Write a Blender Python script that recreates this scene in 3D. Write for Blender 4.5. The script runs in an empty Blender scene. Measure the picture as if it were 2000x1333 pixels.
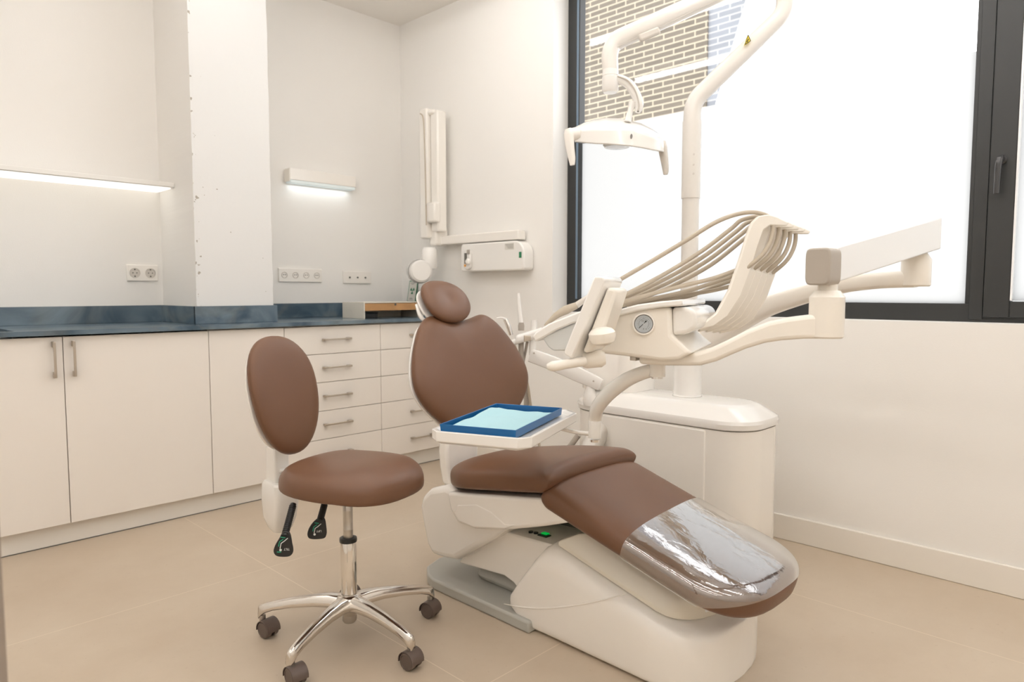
import bpy, bmesh, math, random
from mathutils import Vector, Matrix
random.seed(7)
S = bpy.context.scene
COL = S.collection

# ------------------------------------------------------------ camera
F = 1352.0
PITCH = math.radians(4.08)
AZ = math.radians(44.24)
CAM = Vector((0, 0, 1.08))
FW = Vector((math.cos(AZ) * math.cos(PITCH), math.sin(AZ) * math.cos(PITCH), -math.sin(PITCH)))
RT = Vector((math.sin(AZ), -math.cos(AZ), 0))
UP = RT.cross(FW)
cd = bpy.data.cameras.new('camera'); cam = bpy.data.objects.new('camera', cd); COL.objects.link(cam)
cam.matrix_world = Matrix(((RT.x, UP.x, -FW.x, CAM.x), (RT.y, UP.y, -FW.y, CAM.y), (RT.z, UP.z, -FW.z, CAM.z), (0, 0, 0, 1)))
cd.sensor_width = 36; cd.lens = F / 2000 * 36; cd.clip_start = .02; cd.clip_end = 200
cd.dof.use_dof = True; cd.dof.focus_distance = 2.0; cd.dof.aperture_fstop = 4.5
S.camera = cam
# ------------------------------------------------------------ exposure, world
S.view_settings.view_transform = 'Standard'; S.view_settings.look = 'None'
S.view_settings.gamma = 1; S.view_settings.use_curve_mapping = False
S.view_settings.exposure = 0.28
W = bpy.data.worlds.new('sky'); S.world = W; W.use_nodes = True
bg = W.node_tree.nodes['Background']; bg.inputs[0].default_value = (.97, .985, 1, 1); bg.inputs[1].default_value = 2.9
S.cycles.max_bounces = 10; S.cycles.diffuse_bounces = 6; S.cycles.glossy_bounces = 4
S.cycles.transmission_bounces = 6; S.cycles.transparent_max_bounces = 10
S.cycles.caustics_reflective = False; S.cycles.caustics_refractive = False
S.cycles.sample_clamp_indirect = 4

# room planes
XW, YB, ZC = 2.955, 3.95, 2.89
XL, YF = -1.3, -1.9
# the room's light: three long opal LED profiles just under the ceiling plus an added fourth (built at the end);
# their reflection is what streaks across the window glass
LINES = [(2.24, -1.7, 3.12), (1.28, -1.7, 3.38), (.32, -1.7, 3.1), (-.64, -1.7, 2.6)]  # last lamp is added, and all lengthened backwards, to brighten surfaces facing the camera
LINE_ES = 12.8

# ------------------------------------------------------------ pixel rays -> world points
def ray(px, py): return FW * F + RT * (px - 1000) + UP * (666.5 - py)
def P(px, py, d): return CAM + ray(px, py) * (d / F)
def PX(px, py, x): r = ray(px, py); return CAM + r * (x / r.x)
def PY(px, py, y): r = ray(px, py); return CAM + r * (y / r.y)
def PZ(px, py, z): r = ray(px, py); return CAM + r * ((z - CAM.z) / r.z)
def PN(px, py, o, n):
    r = ray(px, py); return CAM + r * ((o - CAM).dot(n) / r.dot(n))

# ------------------------------------------------------------ materials
def mat(name, col, rough=.5, metal=0, bump=0, bscale=60, coat=0, var=0, vscale=4, spec=.5, emit=None, es=0, alpha=1, crough=.08):
    m = bpy.data.materials.new(name); m.use_nodes = True
    nt = m.node_tree; b = nt.nodes['Principled BSDF']
    b.inputs['Base Color'].default_value = (*col, 1); b.inputs['Roughness'].default_value = rough
    b.inputs['Metallic'].default_value = metal; b.inputs['Coat Weight'].default_value = coat
    b.inputs['Coat Roughness'].default_value = crough
    b.inputs['Specular IOR Level'].default_value = spec
    tc = nt.nodes.new('ShaderNodeTexCoord')
    if bump:
        n = nt.nodes.new('ShaderNodeTexNoise'); n.inputs['Scale'].default_value = bscale; n.inputs['Detail'].default_value = 4
        nt.links.new(tc.outputs['Object'], n.inputs['Vector'])
        bp = nt.nodes.new('ShaderNodeBump'); bp.inputs['Strength'].default_value = bump; bp.inputs['Distance'].default_value = .002
        nt.links.new(n.outputs['Fac'], bp.inputs['Height']); nt.links.new(bp.outputs['Normal'], b.inputs['Normal'])
    if var:
        n = nt.nodes.new('ShaderNodeTexNoise'); n.inputs['Scale'].default_value = vscale; n.inputs['Detail'].default_value = 5
        nt.links.new(tc.outputs['Object'], n.inputs['Vector'])
        r = nt.nodes.new('ShaderNodeMapRange'); r.inputs['From Min'].default_value = .3; r.inputs['From Max'].default_value = .7
        r.inputs['To Min'].default_value = 1 - var; r.inputs['To Max'].default_value = 1 + var * .4
        mx = nt.nodes.new('ShaderNodeVectorMath'); mx.operation = 'SCALE'; mx.inputs[0].default_value = col
        nt.links.new(n.outputs['Fac'], r.inputs['Value']); nt.links.new(r.outputs['Result'], mx.inputs['Scale'])
        nt.links.new(mx.outputs['Vector'], b.inputs['Base Color'])
    if emit: b.inputs['Emission Color'].default_value = (*emit, 1); b.inputs['Emission Strength'].default_value = es
    m.diffuse_color = (*col, 1)
    return m

M = {}
M['wall'] = mat('wall_paint', (.86, .84, .81), .75, bump=.15, bscale=180, var=.012, vscale=2)
M['ceiling'] = mat('ceiling_paint', (.88, .85, .81), .8, bump=.1, bscale=160)
M['base'] = mat('baseboard_paint', (.84, .80, .74), .45, bump=.05)
M['lacquer'] = mat('cabinet_lacquer', (.84, .79, .735), .42, bump=.04, bscale=30, var=.01)
M['gap'] = mat('cabinet_carcass', (.55, .48, .42), .6)
M['plinth'] = mat('plinth_laminate', (.80, .77, .72), .4, bump=.03)
M['white'] = mat('white_abs_plastic', (.89, .855, .805), .24, coat=.35, bump=.02, bscale=300)
M['white2'] = mat('white_enamel', (.86, .84, .81), .16, coat=.6, bump=.01)
M['lampwhite'] = mat('lamp_post_enamel', (.77, .735, .69), .25, coat=.3, bump=.01)
M['beam'] = mat('white_extrusion', (.90, .91, .92), .35, bump=.02)
M['warmpl'] = mat('cream_plastic', (.87, .825, .755), .3, coat=.2, bump=.02)
M['greypl'] = mat('grey_plastic', (.42, .375, .325), .45, bump=.08, bscale=300)
M['lightgrey'] = mat('light_grey_plastic', (.62, .58, .53), .4, bump=.04)
M['hose'] = mat('beige_silicone_hose', (.47, .405, .32), .42, bump=.05, bscale=200)
M['plate'] = mat('grey_base_paint', (.46, .455, .42), .4, bump=.06, bscale=250)
M['dark'] = mat('dark_interior', (.12, .115, .10), .6, bump=.05)
M['leather'] = mat('brown_leatherette', (.150, .070, .036), .42, bump=.10, bscale=420, var=.03, vscale=9, spec=.42, coat=.10, crough=.25)
M['chrome'] = mat('chrome', (.80, .77, .73), .07, metal=1, bump=.01)
M['alu'] = mat('polished_aluminium', (.74, .70, .655), .16, metal=1, bump=.04, bscale=90)
M['rod'] = mat('steel_rod', (.55, .52, .48), .28, metal=1, bump=.05, bscale=90)
M['nickel'] = mat('brushed_nickel', (.56, .50, .43), .35, metal=1, bump=.05, bscale=150)
M['black'] = mat('black_plastic', (.012, .012, .012), .38, bump=.08, bscale=250)
M['caster'] = mat('taupe_caster', (.118, .086, .072), .42, bump=.05)
M['frame'] = mat('anthracite_powdercoat', (.025, .026, .026), .42, bump=.06, bscale=500)
M['gasket'] = mat('window_bead', (.14, .20, .27), .3, bump=.03)
M['hblack'] = mat('window_handle_black', (.03, .03, .032), .2, coat=.5, bump=.02)
M['blue'] = mat('blue_tray_plastic', (.0, .105, .30), .38, bump=.05, bscale=200)
M['paper'] = mat('pale_blue_paper', (.42, .66, .73), .85, bump=.5, bscale=45)
M['wood'] = mat('oak_veneer', (.50, .27, .11), .5, bump=.1, var=.15, vscale=14)
M['riser'] = mat('white_melamine', (.70, .66, .58), .5, bump=.04)
M['green'] = mat('green_print', (.02, .19, .09), .6, bump=.02)
M['card'] = mat('sign_card', (.66, .64, .59), .7, bump=.02)
M['ink'] = mat('grey_ink', (.22, .21, .20), .6, bump=.02)
M['wprint'] = mat('white_print', (.75, .77, .76), .5, bump=.02)
M['gprint'] = mat('green_sticker_print', (.02, .35, .20), .5, bump=.02)
M['yellow'] = mat('yellow_sticker', (.80, .62, .02), .5, bump=.02)
M['orange'] = mat('orange_print', (.8, .35, .03), .5, bump=.02)
M['dial'] = mat('gauge_dial', (.50, .54, .57), .5, bump=.02)
M['led'] = mat('led_strip', (.9, .9, .9), .5, emit=(1, .95, .86), es=.95)
M['ledcool'] = mat('led_diffuser', (.62, .66, .64), .5, emit=(.86, .97, 1), es=.2)
M['panel'] = mat('led_panel_diffuser', (.9, .9, .9), .5, emit=(1, .985, .965), es=LINE_ES)
M['gled'] = mat('green_switch_lamp', (.0, .3, .05), .3, emit=(.0, 1, .12), es=.25)
M['pale'] = mat('pale_lens', (.72, .74, .74), .15, coat=.5, bump=.02)
M['sinkm'] = mat('sink_steel', (.25, .25, .26), .3, metal=1, bump=.03)

def nodes(name):
    m = bpy.data.materials.new(name); m.use_nodes = True; nt = m.node_tree
    return m, nt, nt.nodes['Principled BSDF'], nt.nodes.new('ShaderNodeTexCoord')

def mapr(nt, src, a, b, c, d):
    r = nt.nodes.new('ShaderNodeMapRange'); nt.links.new(src, r.inputs['Value'])
    for k, v in zip(('From Min', 'From Max', 'To Min', 'To Max'), (a, b, c, d)): r.inputs[k].default_value = v
    return r.outputs['Result']

def mixc(nt, fac, a, b):
    x = nt.nodes.new('ShaderNodeMix'); x.data_type = 'RGBA'
    if hasattr(fac, 'links') or not isinstance(fac, float): nt.links.new(fac, x.inputs['Factor'])
    else: x.inputs['Factor'].default_value = fac
    for k, v in (('A', a), ('B', b)):
        s = [i for i in x.inputs if i.name == k and i.type == 'RGBA'][0]
        if isinstance(v, tuple): s.default_value = (*v, 1)
        else: nt.links.new(v, s)
    return [o for o in x.outputs if o.type == 'RGBA'][0]

# floor: large porcelain tiles 1.2 m, joints at x = 1.23, y = 1.33 / 2.53
def floor_mat():
    m, nt, b, tc = nodes('porcelain_floor')
    mp = nt.nodes.new('ShaderNodeMapping'); mp.inputs['Location'].default_value = (-1.23 + 1.2 * 5, -1.33 + 1.2 * 5, 0)
    nt.links.new(tc.outputs['Object'], mp.inputs['Vector'])
    br = nt.nodes.new('ShaderNodeTexBrick'); br.offset = 0; br.squash = 1
    br.inputs['Scale'].default_value = 1; br.inputs['Brick Width'].default_value = 1.2; br.inputs['Row Height'].default_value = 1.2
    br.inputs['Mortar Size'].default_value = .0016; br.inputs['Mortar Smooth'].default_value = .1
    nt.links.new(mp.outputs['Vector'], br.inputs['Vector'])
    n = nt.nodes.new('ShaderNodeTexNoise'); n.inputs['Scale'].default_value = 2.2; n.inputs['Detail'].default_value = 9; n.inputs['Roughness'].default_value = .65
    nt.links.new(tc.outputs['Object'], n.inputs['Vector'])
    c = mixc(nt, mapr(nt, n.outputs['Fac'], .3, .72, 0, 1), (.50, .405, .305), (.58, .49, .385))
    n2 = nt.nodes.new('ShaderNodeTexNoise'); n2.inputs['Scale'].default_value = 55; n2.inputs['Detail'].default_value = 3
    nt.links.new(tc.outputs['Object'], n2.inputs['Vector'])
    c = mixc(nt, mapr(nt, n2.outputs['Fac'], .66, .74, 0, .25), c, (.40, .30, .21))
    c = mixc(nt, br.outputs['Fac'], c, (.66, .56, .44))
    nt.links.new(c, b.inputs['Base Color'])
    nt.links.new(mapr(nt, n.outputs['Fac'], .3, .7, .42, .56), b.inputs['Roughness'])
    bp = nt.nodes.new('ShaderNodeBump'); bp.inputs['Strength'].default_value = .12; bp.inputs['Distance'].default_value = .001
    nt.links.new(n2.outputs['Fac'], bp.inputs['Height']); nt.links.new(bp.outputs['Normal'], b.inputs['Normal'])
    return m
M['floor'] = floor_mat()

def marble():
    m, nt, b, tc = nodes('blue_stone_worktop')
    n = nt.nodes.new('ShaderNodeTexNoise'); n.inputs['Scale'].default_value = 2.6; n.inputs['Detail'].default_value = 7; n.inputs['Distortion'].default_value = 1.6
    nt.links.new(tc.outputs['Object'], n.inputs['Vector'])
    c = mixc(nt, mapr(nt, n.outputs['Fac'], .36, .62, 0, 1), (.045, .08, .115), (.165, .22, .265))
    n2 = nt.nodes.new('ShaderNodeTexNoise'); n2.inputs['Scale'].default_value = 1.1; n2.inputs['Detail'].default_value = 4; n2.inputs['Distortion'].default_value = 1
    nt.links.new(tc.outputs['Object'], n2.inputs['Vector'])
    a = nt.nodes.new('ShaderNodeMath'); a.operation = 'SUBTRACT'; a.inputs[1].default_value = .5; nt.links.new(n2.outputs['Fac'], a.inputs[0])
    ab = nt.nodes.new('ShaderNodeMath'); ab.operation = 'ABSOLUTE'; nt.links.new(a.outputs[0], ab.inputs[0])
    c = mixc(nt, mapr(nt, ab.outputs[0], 0, .03, .22, 0), c, (.21, .21, .18))
    nt.links.new(c, b.inputs['Base Color']); b.inputs['Roughness'].default_value = .22
    return m
M['stone'] = marble()

def plaster():
    m, nt, b, tc = nodes('rough_pillar_plaster')
    v = nt.nodes.new('ShaderNodeTexNoise'); v.inputs['Scale'].default_value = 30; v.inputs['Detail'].default_value = 3
    nt.links.new(tc.outputs['Object'], v.inputs['Vector'])
    sp = nt.nodes.new('ShaderNodeSeparateXYZ'); nt.links.new(tc.outputs['Object'], sp.inputs[0])
    # more chips close to the front left corner of the pillar
    edge = mapr(nt, sp.outputs['X'], 1.365, 1.43, .60, .745)
    g = nt.nodes.new('ShaderNodeMath'); g.operation = 'GREATER_THAN'; nt.links.new(v.outputs['Fac'], g.inputs[0]); nt.links.new(edge, g.inputs[1])
    c = mixc(nt, g.outputs[0], (.765, .76, .75), (.40, .36, .31))
    nt.links.new(c, b.inputs['Base Color']); b.inputs['Roughness'].default_value = .85
    bp = nt.nodes.new('ShaderNodeBump'); bp.inputs['Strength'].default_value = .35; bp.inputs['Distance'].default_value = .004
    n = nt.nodes.new('ShaderNodeTexNoise'); n.inputs['Scale'].default_value = 14; n.inputs['Detail'].default_value = 5
    nt.links.new(tc.outputs['Object'], n.inputs['Vector'])
    nt.links.new(n.outputs['Fac'], bp.inputs['Height']); nt.links.new(bp.outputs['Normal'], b.inputs['Normal'])
    return m
M['plaster'] = plaster()

def bricks(name, brick, mortar, bw=.245, rh=.0605):
    m, nt, b, tc = nodes(name)
    sp = nt.nodes.new('ShaderNodeSeparateXYZ'); nt.links.new(tc.outputs['Object'], sp.inputs[0])
    cb = nt.nodes.new('ShaderNodeCombineXYZ'); nt.links.new(sp.outputs['Y'], cb.inputs[0]); nt.links.new(sp.outputs['Z'], cb.inputs[1])
    mp = nt.nodes.new('ShaderNodeMapping'); mp.inputs['Location'].default_value = (10, 10, 0); nt.links.new(cb.outputs[0], mp.inputs['Vector'])
    br = nt.nodes.new('ShaderNodeTexBrick'); br.inputs['Scale'].default_value = 1; br.inputs['Brick Width'].default_value = bw
    br.inputs['Row Height'].default_value = rh; br.inputs['Mortar Size'].default_value = .0085; br.inputs['Mortar Smooth'].default_value = .15
    br.inputs['Color1'].default_value = (*brick, 1); br.inputs['Color2'].default_value = tuple(c * .82 for c in brick) + (1,)
    br.inputs['Mortar'].default_value = (*mortar, 1)
    nt.links.new(mp.outputs['Vector'], br.inputs['Vector']); nt.links.new(br.outputs['Color'], b.inputs['Base Color'])
    b.inputs['Roughness'].default_value = .85
    return m
M['brick'] = bricks('dark_thin_brick', (.140, .118, .092), (.375, .32, .24))
M['sunlitbrick'] = bricks('pale_sunlit_brick', (.225, .237, .262), (.35, .35, .35))  # brick in the sun: the sunlight is put into the paler colours
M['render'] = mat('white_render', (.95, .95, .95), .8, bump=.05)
M['ledge'] = mat('pale_stone_ledge', (.50, .475, .43), .8, bump=.1)

def film():
    m = bpy.data.materials.new('frosted_privacy_film'); m.use_nodes = True; nt = m.node_tree; nt.nodes.clear()
    o = nt.nodes.new('ShaderNodeOutputMaterial'); t = nt.nodes.new('ShaderNodeBsdfTranslucent'); t.inputs[0].default_value = (.43, .428, .422, 1)
    d = nt.nodes.new('ShaderNodeBsdfDiffuse'); d.inputs[0].default_value = (.8, .8, .8, 1)
    mx = nt.nodes.new('ShaderNodeMixShader'); mx.inputs[0].default_value = .08
    n = nt.nodes.new('ShaderNodeTexNoise'); n.inputs['Scale'].default_value = 400
    bp = nt.nodes.new('ShaderNodeBump'); bp.inputs['Strength'].default_value = .02; nt.links.new(n.outputs['Fac'], bp.inputs['Height'])
    nt.links.new(bp.outputs['Normal'], d.inputs['Normal'])
    nt.links.new(t.outputs[0], mx.inputs[1]); nt.links.new(d.outputs[0], mx.inputs[2]); nt.links.new(mx.outputs[0], o.inputs[0])
    return m
M['film'] = film()

def clear(name, tint=(1, 1, 1), rough=.02, k=1.0, wr=0, base=0):
    m = bpy.data.materials.new(name); m.use_nodes = True; nt = m.node_tree; nt.nodes.clear()
    o = nt.nodes.new('ShaderNodeOutputMaterial'); t = nt.nodes.new('ShaderNodeBsdfTransparent'); t.inputs[0].default_value = (*tint, 1)
    g = nt.nodes.new('ShaderNodeBsdfGlossy'); g.inputs['Roughness'].default_value = rough
    # Schlick reflectance that is the same from both sides of the sheet
    ge = nt.nodes.new('ShaderNodeNewGeometry'); dt = nt.nodes.new('ShaderNodeVectorMath'); dt.operation = 'DOT_PRODUCT'
    nt.links.new(ge.outputs['Incoming'], dt.inputs[0]); nt.links.new(ge.outputs['Normal'], dt.inputs[1])
    def mth(op, a, b=None):
        q = nt.nodes.new('ShaderNodeMath'); q.operation = op
        for i_, v_ in enumerate((a, b)):
            if v_ is None: continue
            if isinstance(v_, (int, float)): q.inputs[i_].default_value = v_
            else: nt.links.new(v_, q.inputs[i_])
        return q
    f = mth('MULTIPLY_ADD', mth('POWER', mth('SUBTRACT', 1.0, mth('ABSOLUTE', dt.outputs['Value']).outputs[0]).outputs[0], 5.0).outputs[0], .96)
    f.inputs[2].default_value = .04
    mul = nt.nodes.new('ShaderNodeMath'); mul.operation = 'MULTIPLY_ADD'; mul.inputs[1].default_value = k; mul.inputs[2].default_value = base; nt.links.new(f.outputs[0], mul.inputs[0])
    mul.use_clamp = True
    mx = nt.nodes.new('ShaderNodeMixShader'); nt.links.new(mul.outputs[0], mx.inputs[0])
    if wr:
        tc = nt.nodes.new('ShaderNodeTexCoord')
        mp = nt.nodes.new('ShaderNodeMapping'); mp.inputs['Scale'].default_value = (1, .45, 1); nt.links.new(tc.outputs['Object'], mp.inputs['Vector'])
        n = nt.nodes.new('ShaderNodeTexNoise'); n.inputs['Scale'].default_value = 26; n.inputs['Detail'].default_value = 5; n.inputs['Distortion'].default_value = .8
        nt.links.new(mp.outputs['Vector'], n.inputs['Vector'])
        bp = nt.nodes.new('ShaderNodeBump'); bp.inputs['Strength'].default_value = wr; bp.inputs['Distance'].default_value = .004
        nt.links.new(n.outputs['Fac'], bp.inputs['Height']); nt.links.new(bp.outputs['Normal'], g.inputs['Normal'])
    nt.links.new(t.outputs[0], mx.inputs[1]); nt.links.new(g.outputs[0], mx.inputs[2]); nt.links.new(mx.outputs[0], o.inputs[0])
    return m
M['glass'] = clear('window_glass')
M['vinyl'] = clear('clear_vinyl_cover', (.96, .93, .91), .02, 5.6, wr=.34, base=.10)
M['gglass'] = clear('gauge_glass', k=1.0)

# ------------------------------------------------------------ building helpers
ORG = {}
def tag(o, label=None, cat=None, group=None, kind=None):
    if label: o['label'] = label
    if cat: o['category'] = cat
    if group: o['group'] = group
    if kind: o['kind'] = kind
    return o

def thing(name, loc, label, cat, group=None):
    o = bpy.data.objects.new(name, None); COL.objects.link(o); o.location = loc; o.empty_display_size = .1
    ORG[o.name] = Vector(loc); return tag(o, label, cat, group)

def add(name, bm, m, parent=None, smooth=True, bevel=0, seg=2, label=None, angle=35):
    me = bpy.data.meshes.new(name)
    org = ORG[parent.name] if parent else Vector((0, 0, 0))
    bmesh.ops.recalc_face_normals(bm, faces=bm.faces)
    if org.length: bmesh.ops.translate(bm, verts=bm.verts, vec=-org)
    bm.to_mesh(me); bm.free()
    o = bpy.data.objects.new(name, me); COL.objects.link(o)
    if parent: o.parent = parent
    ORG[o.name] = org
    for mm in (m if isinstance(m, (list, tuple)) else [m]): me.materials.append(mm)
    if bevel:
        b = o.modifiers.new('bevel', 'BEVEL'); b.width = bevel; b.segments = seg; b.limit_method = 'ANGLE'; b.angle_limit = math.radians(28); b.harden_normals = False
    if smooth:
        me.polygons.foreach_set('use_smooth', [True] * len(me.polygons))
        try:
            me.set_sharp_from_angle(angle=math.radians(angle))
        except Exception: pass
    if label: o['label'] = label
    return o

def bm_box(bm, lo, hi, mi=0):
    vs = [bm.verts.new((x, y, z)) for x in (lo[0], hi[0]) for y in (lo[1], hi[1]) for z in (lo[2], hi[2])]
    for f in ((0, 1, 3, 2), (4, 6, 7, 5), (0, 4, 5, 1), (2, 3, 7, 6), (0, 2, 6, 4), (1, 5, 7, 3)):
        bm.faces.new([vs[i] for i in f]).material_index = mi
    return vs

def box(name, lo, hi, m, parent=None, bevel=.002, **k):
    bm = bmesh.new(); bm_box(bm, lo, hi); return add(name, bm, m, parent, bevel=bevel, **k)

def obox(name, c, ax, ay, az, m, parent=None, bevel=.002, **k):
    """oriented box: centre and three half-extent vectors"""
    bm = bmesh.new(); vs = bm_box(bm, (-1, -1, -1), (1, 1, 1))
    for v in vs: v.co = Vector(c) + ax * v.co.x + ay * v.co.y + az * v.co.z
    return add(name, bm, m, parent, bevel=bevel, **k)

def bm_prism(bm, pts, ext):
    a = [bm.verts.new(p) for p in pts]; b = [bm.verts.new(Vector(p) + ext) for p in pts]; n = len(a)
    bm.faces.new(a); bm.faces.new(b[::-1])
    for i in range(n): bm.faces.new((a[i], b[i], b[(i + 1) % n], a[(i + 1) % n]))

def prism(name, pts, ext, m, parent=None, bevel=.004, **k):
    bm = bmesh.new(); bm_prism(bm, [Vector(p) for p in pts], Vector(ext)); return add(name, bm, m, parent, bevel=bevel, **k)

def bm_loft(bm, rings, close=True, cap=True):
    R = [[bm.verts.new(p) for p in r] for r in rings]; n = len(R[0])
    for a, b in zip(R, R[1:]):
        for i in range(n if close else n - 1):
            j = (i + 1) % n; bm.faces.new((a[i], a[j], b[j], b[i]))
    if cap: bm.faces.new(R[0][::-1]); bm.faces.new(R[-1])
    return R

def loft(name, rings, m, parent=None, **k):
    bm = bmesh.new(); bm_loft(bm, rings); return add(name, bm, m, parent, **k)

def spline(pts, n=8, closed=False):
    pts = [Vector(p) for p in pts]
    if len(pts) < 3: return pts
    out = []; N = len(pts)
    rng = range(N) if closed else range(N - 1)
    for i in rng:
        if closed: p0, p1, p2, p3 = pts[i - 1], pts[i], pts[(i + 1) % N], pts[(i + 2) % N]
        else: p0, p1, p2, p3 = pts[max(i - 1, 0)], pts[i], pts[i + 1], pts[min(i + 2, N - 1)]
        for k in range(n):
            t = k / n; t2, t3 = t * t, t * t * t
            out.append(.5 * ((2 * p1) + (p2 - p0) * t + (2 * p0 - 5 * p1 + 4 * p2 - p3) * t2 + (3 * p1 - p0 - 3 * p2 + p3) * t3))
    if not closed: out.append(pts[-1])
    return out

def bm_tube(bm, pts, r, seg=16, up=None, ry=None, sup=2.0):
    """swept tube; r scalar or list; ry second radius; sup superellipse exponent"""
    pts = [Vector(p) for p in pts]; N = len(pts)
    rr = list(r) if isinstance(r, (list, tuple)) else [r] * N
    r2 = rr if ry is None else (list(ry) if isinstance(ry, (list, tuple)) else [ry] * N)
    T = [(pts[min(i + 1, N - 1)] - pts[max(i - 1, 0)]).normalized() for i in range(N)]
    if up is None: up = Vector((0, 0, 1)) if abs(T[0].z) < .9 else Vector((1, 0, 0))
    u = (up - T[0] * up.dot(T[0])).normalized(); rings = []
    for i in range(N):
        u = (u - T[i] * u.dot(T[i])).normalized(); v = T[i].cross(u)
        ring = []
        for k in range(seg):
            a = 2 * math.pi * k / seg; ca, sa = math.cos(a), math.sin(a)
            cx = math.copysign(abs(ca) ** (2 / sup), ca); cy = math.copysign(abs(sa) ** (2 / sup), sa)
            ring.append(pts[i] + v * (cx * rr[i]) + u * (cy * r2[i]))
        rings.append(ring)
    bm_loft(bm, rings)

def lerp_list(vals, n):
    out = []
    m = len(vals) - 1
    for i in range(n):
        t = i / (n - 1) * m; k = min(int(t), m - 1); out.append(vals[k] + (vals[k + 1] - vals[k]) * (t - k))
    return out

def tube(name, pts, r, m, parent=None, n=8, seg=16, smooth_path=True, up=None, ry=None, sup=2.0, **k):
    p = spline(pts, n) if smooth_path else [Vector(q) for q in pts]
    if isinstance(r, (list, tuple)): r = lerp_list(r, len(p))
    if isinstance(ry, (list, tuple)): ry = lerp_list(ry, len(p))
    bm = bmesh.new(); bm_tube(bm, p, r, seg, up, ry, sup)
    return add(name, bm, m, parent, **k)

def bm_lathe(bm, prof, o, axis, seg=28, cap=True):
    axis = Vector(axis).normalized(); u = axis.orthogonal().normalized(); v = axis.cross(u); o = Vector(o)
    rings = [[o + axis * h + (u * math.cos(2 * math.pi * k / seg) + v * math.sin(2 * math.pi * k / seg)) * max(r, 1e-4) for k in range(seg)] for r, h in prof]
    bm_loft(bm, rings, cap=cap)

def lathe(name, prof, o, axis, m, parent=None, seg=28, cap=True, **k):
    bm = bmesh.new(); bm_lathe(bm, prof, o, axis, seg, cap); return add(name, bm, m, parent, **k)

def text(name, s, size, o, right, upv, m, parent, depth=.0004):
    cu = bpy.data.curves.new(name, 'FONT'); cu.body = s; cu.size = size; cu.extrude = depth; cu.align_x = 'CENTER'; cu.align_y = 'CENTER'
    t = bpy.data.objects.new(name, cu); COL.objects.link(t)
    me = bpy.data.meshes.new_from_object(t.evaluated_get(bpy.context.evaluated_depsgraph_get()))
    bpy.data.objects.remove(t); bpy.data.curves.remove(cu)
    r = Vector(right).normalized(); u = Vector(upv).normalized(); n = r.cross(u)
    org = ORG[parent.name]
    for v in me.vertices: v.co = Vector(o) + r * v.co.x + u * v.co.y + n * v.co.z - org
    ob = bpy.data.objects.new(name, me); COL.objects.link(ob); ob.parent = parent; ORG[ob.name] = org; me.materials.append(m)
    return ob

def pillow(outline, frame, top=.05, bot=.03, p=2.4, rings=14, spine=None, soft=0, dish=0, pb=None):
    """cushion from a closed 2D outline. frame(u, v, w) -> world point. spine: two end points that the rings shrink to."""
    pb = pb or p
    pts = [Vector((q[0], q[1], 0)) for q in outline]; n = len(pts)
    c = sum(pts, Vector()) / n
    def centre(q):
        if not spine: return c
        a, b = Vector((*spine[0], 0)), Vector((*spine[1], 0)); t = max(0, min(1, (q - a).dot(b - a) / (b - a).length_squared)); return a + (b - a) * t
    cs = [centre(q) for q in pts]
    rows = []
    def row(s, w): return [(cs[i].x + (pts[i].x - cs[i].x) * s, cs[i].y + (pts[i].y - cs[i].y) * s, w) for i in range(n)]
    K = rings
    for k in range(K, 0, -1):      # bottom centre -> rim
        a = math.pi / 2 * k / K; s = max(0.0, math.cos(a)) ** (2 / pb); rows.append(row(max(s, .002), -bot * math.sin(a) ** (2 / pb)))
    for k in range(0, K + 1):
        a = math.pi / 2 * k / K; s = max(0.0, math.cos(a)) ** (2 / p); w = top * math.sin(a) ** (2 / p)
        w -= dish * (1 - s) ** 2 if s < 1 else 0
        rows.append(row(max(s, .002), w))
    bm = bmesh.new()
    bm_loft(bm, [[frame(*q) for q in r] for r in rows])
    for _ in range(soft): bmesh.ops.smooth_vert(bm, verts=bm.verts, factor=.5, use_axis_x=True, use_axis_y=True, use_axis_z=True)
    return bm

def cushion(stations, frame, nt_=3.2, nb_=5.0, seg=56):
    """stations: (v, half width, top, bottom) along v; superellipse cross sections"""
    rings = []
    for (v, hw, t, b) in stations:
        ring = []
        for k in range(seg):
            a = 2 * math.pi * k / seg; ca, sa = math.cos(a), math.sin(a); n = nt_ if sa > 0 else nb_
            x = hw * math.copysign(abs(ca) ** (2 / n), ca); w = (t if sa > 0 else b) * math.copysign(abs(sa) ** (2 / n), sa)
            ring.append(frame(x, v, w))
        rings.append(ring)
    bm = bmesh.new(); bm_loft(bm, rings)
    for _ in range(3): bmesh.ops.smooth_vert(bm, verts=bm.verts, factor=.5, use_axis_x=True, use_axis_y=True, use_axis_z=True)
    return bm

def rrect(x0, x1, y0, y1, r, n=6):
    rr = r if isinstance(r, (list, tuple)) else [r] * 4
    out = []
    for (cx, cy, a0, q) in ((x1 - rr[0], y1 - rr[0], 0, rr[0]), (x0 + rr[1], y1 - rr[1], 90, rr[1]), (x0 + rr[2], y0 + rr[2], 180, rr[2]), (x1 - rr[3], y0 + rr[3], 270, rr[3])):
        for k in range(n + 1):
            a = math.radians(a0 + 90 * k / n); out.append((cx + q * math.cos(a), cy + q * math.sin(a)))
    return out

V3 = Vector
X3, Y3, Z3 = V3((1, 0, 0)), V3((0, 1, 0)), V3((0, 0, 1))

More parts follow.
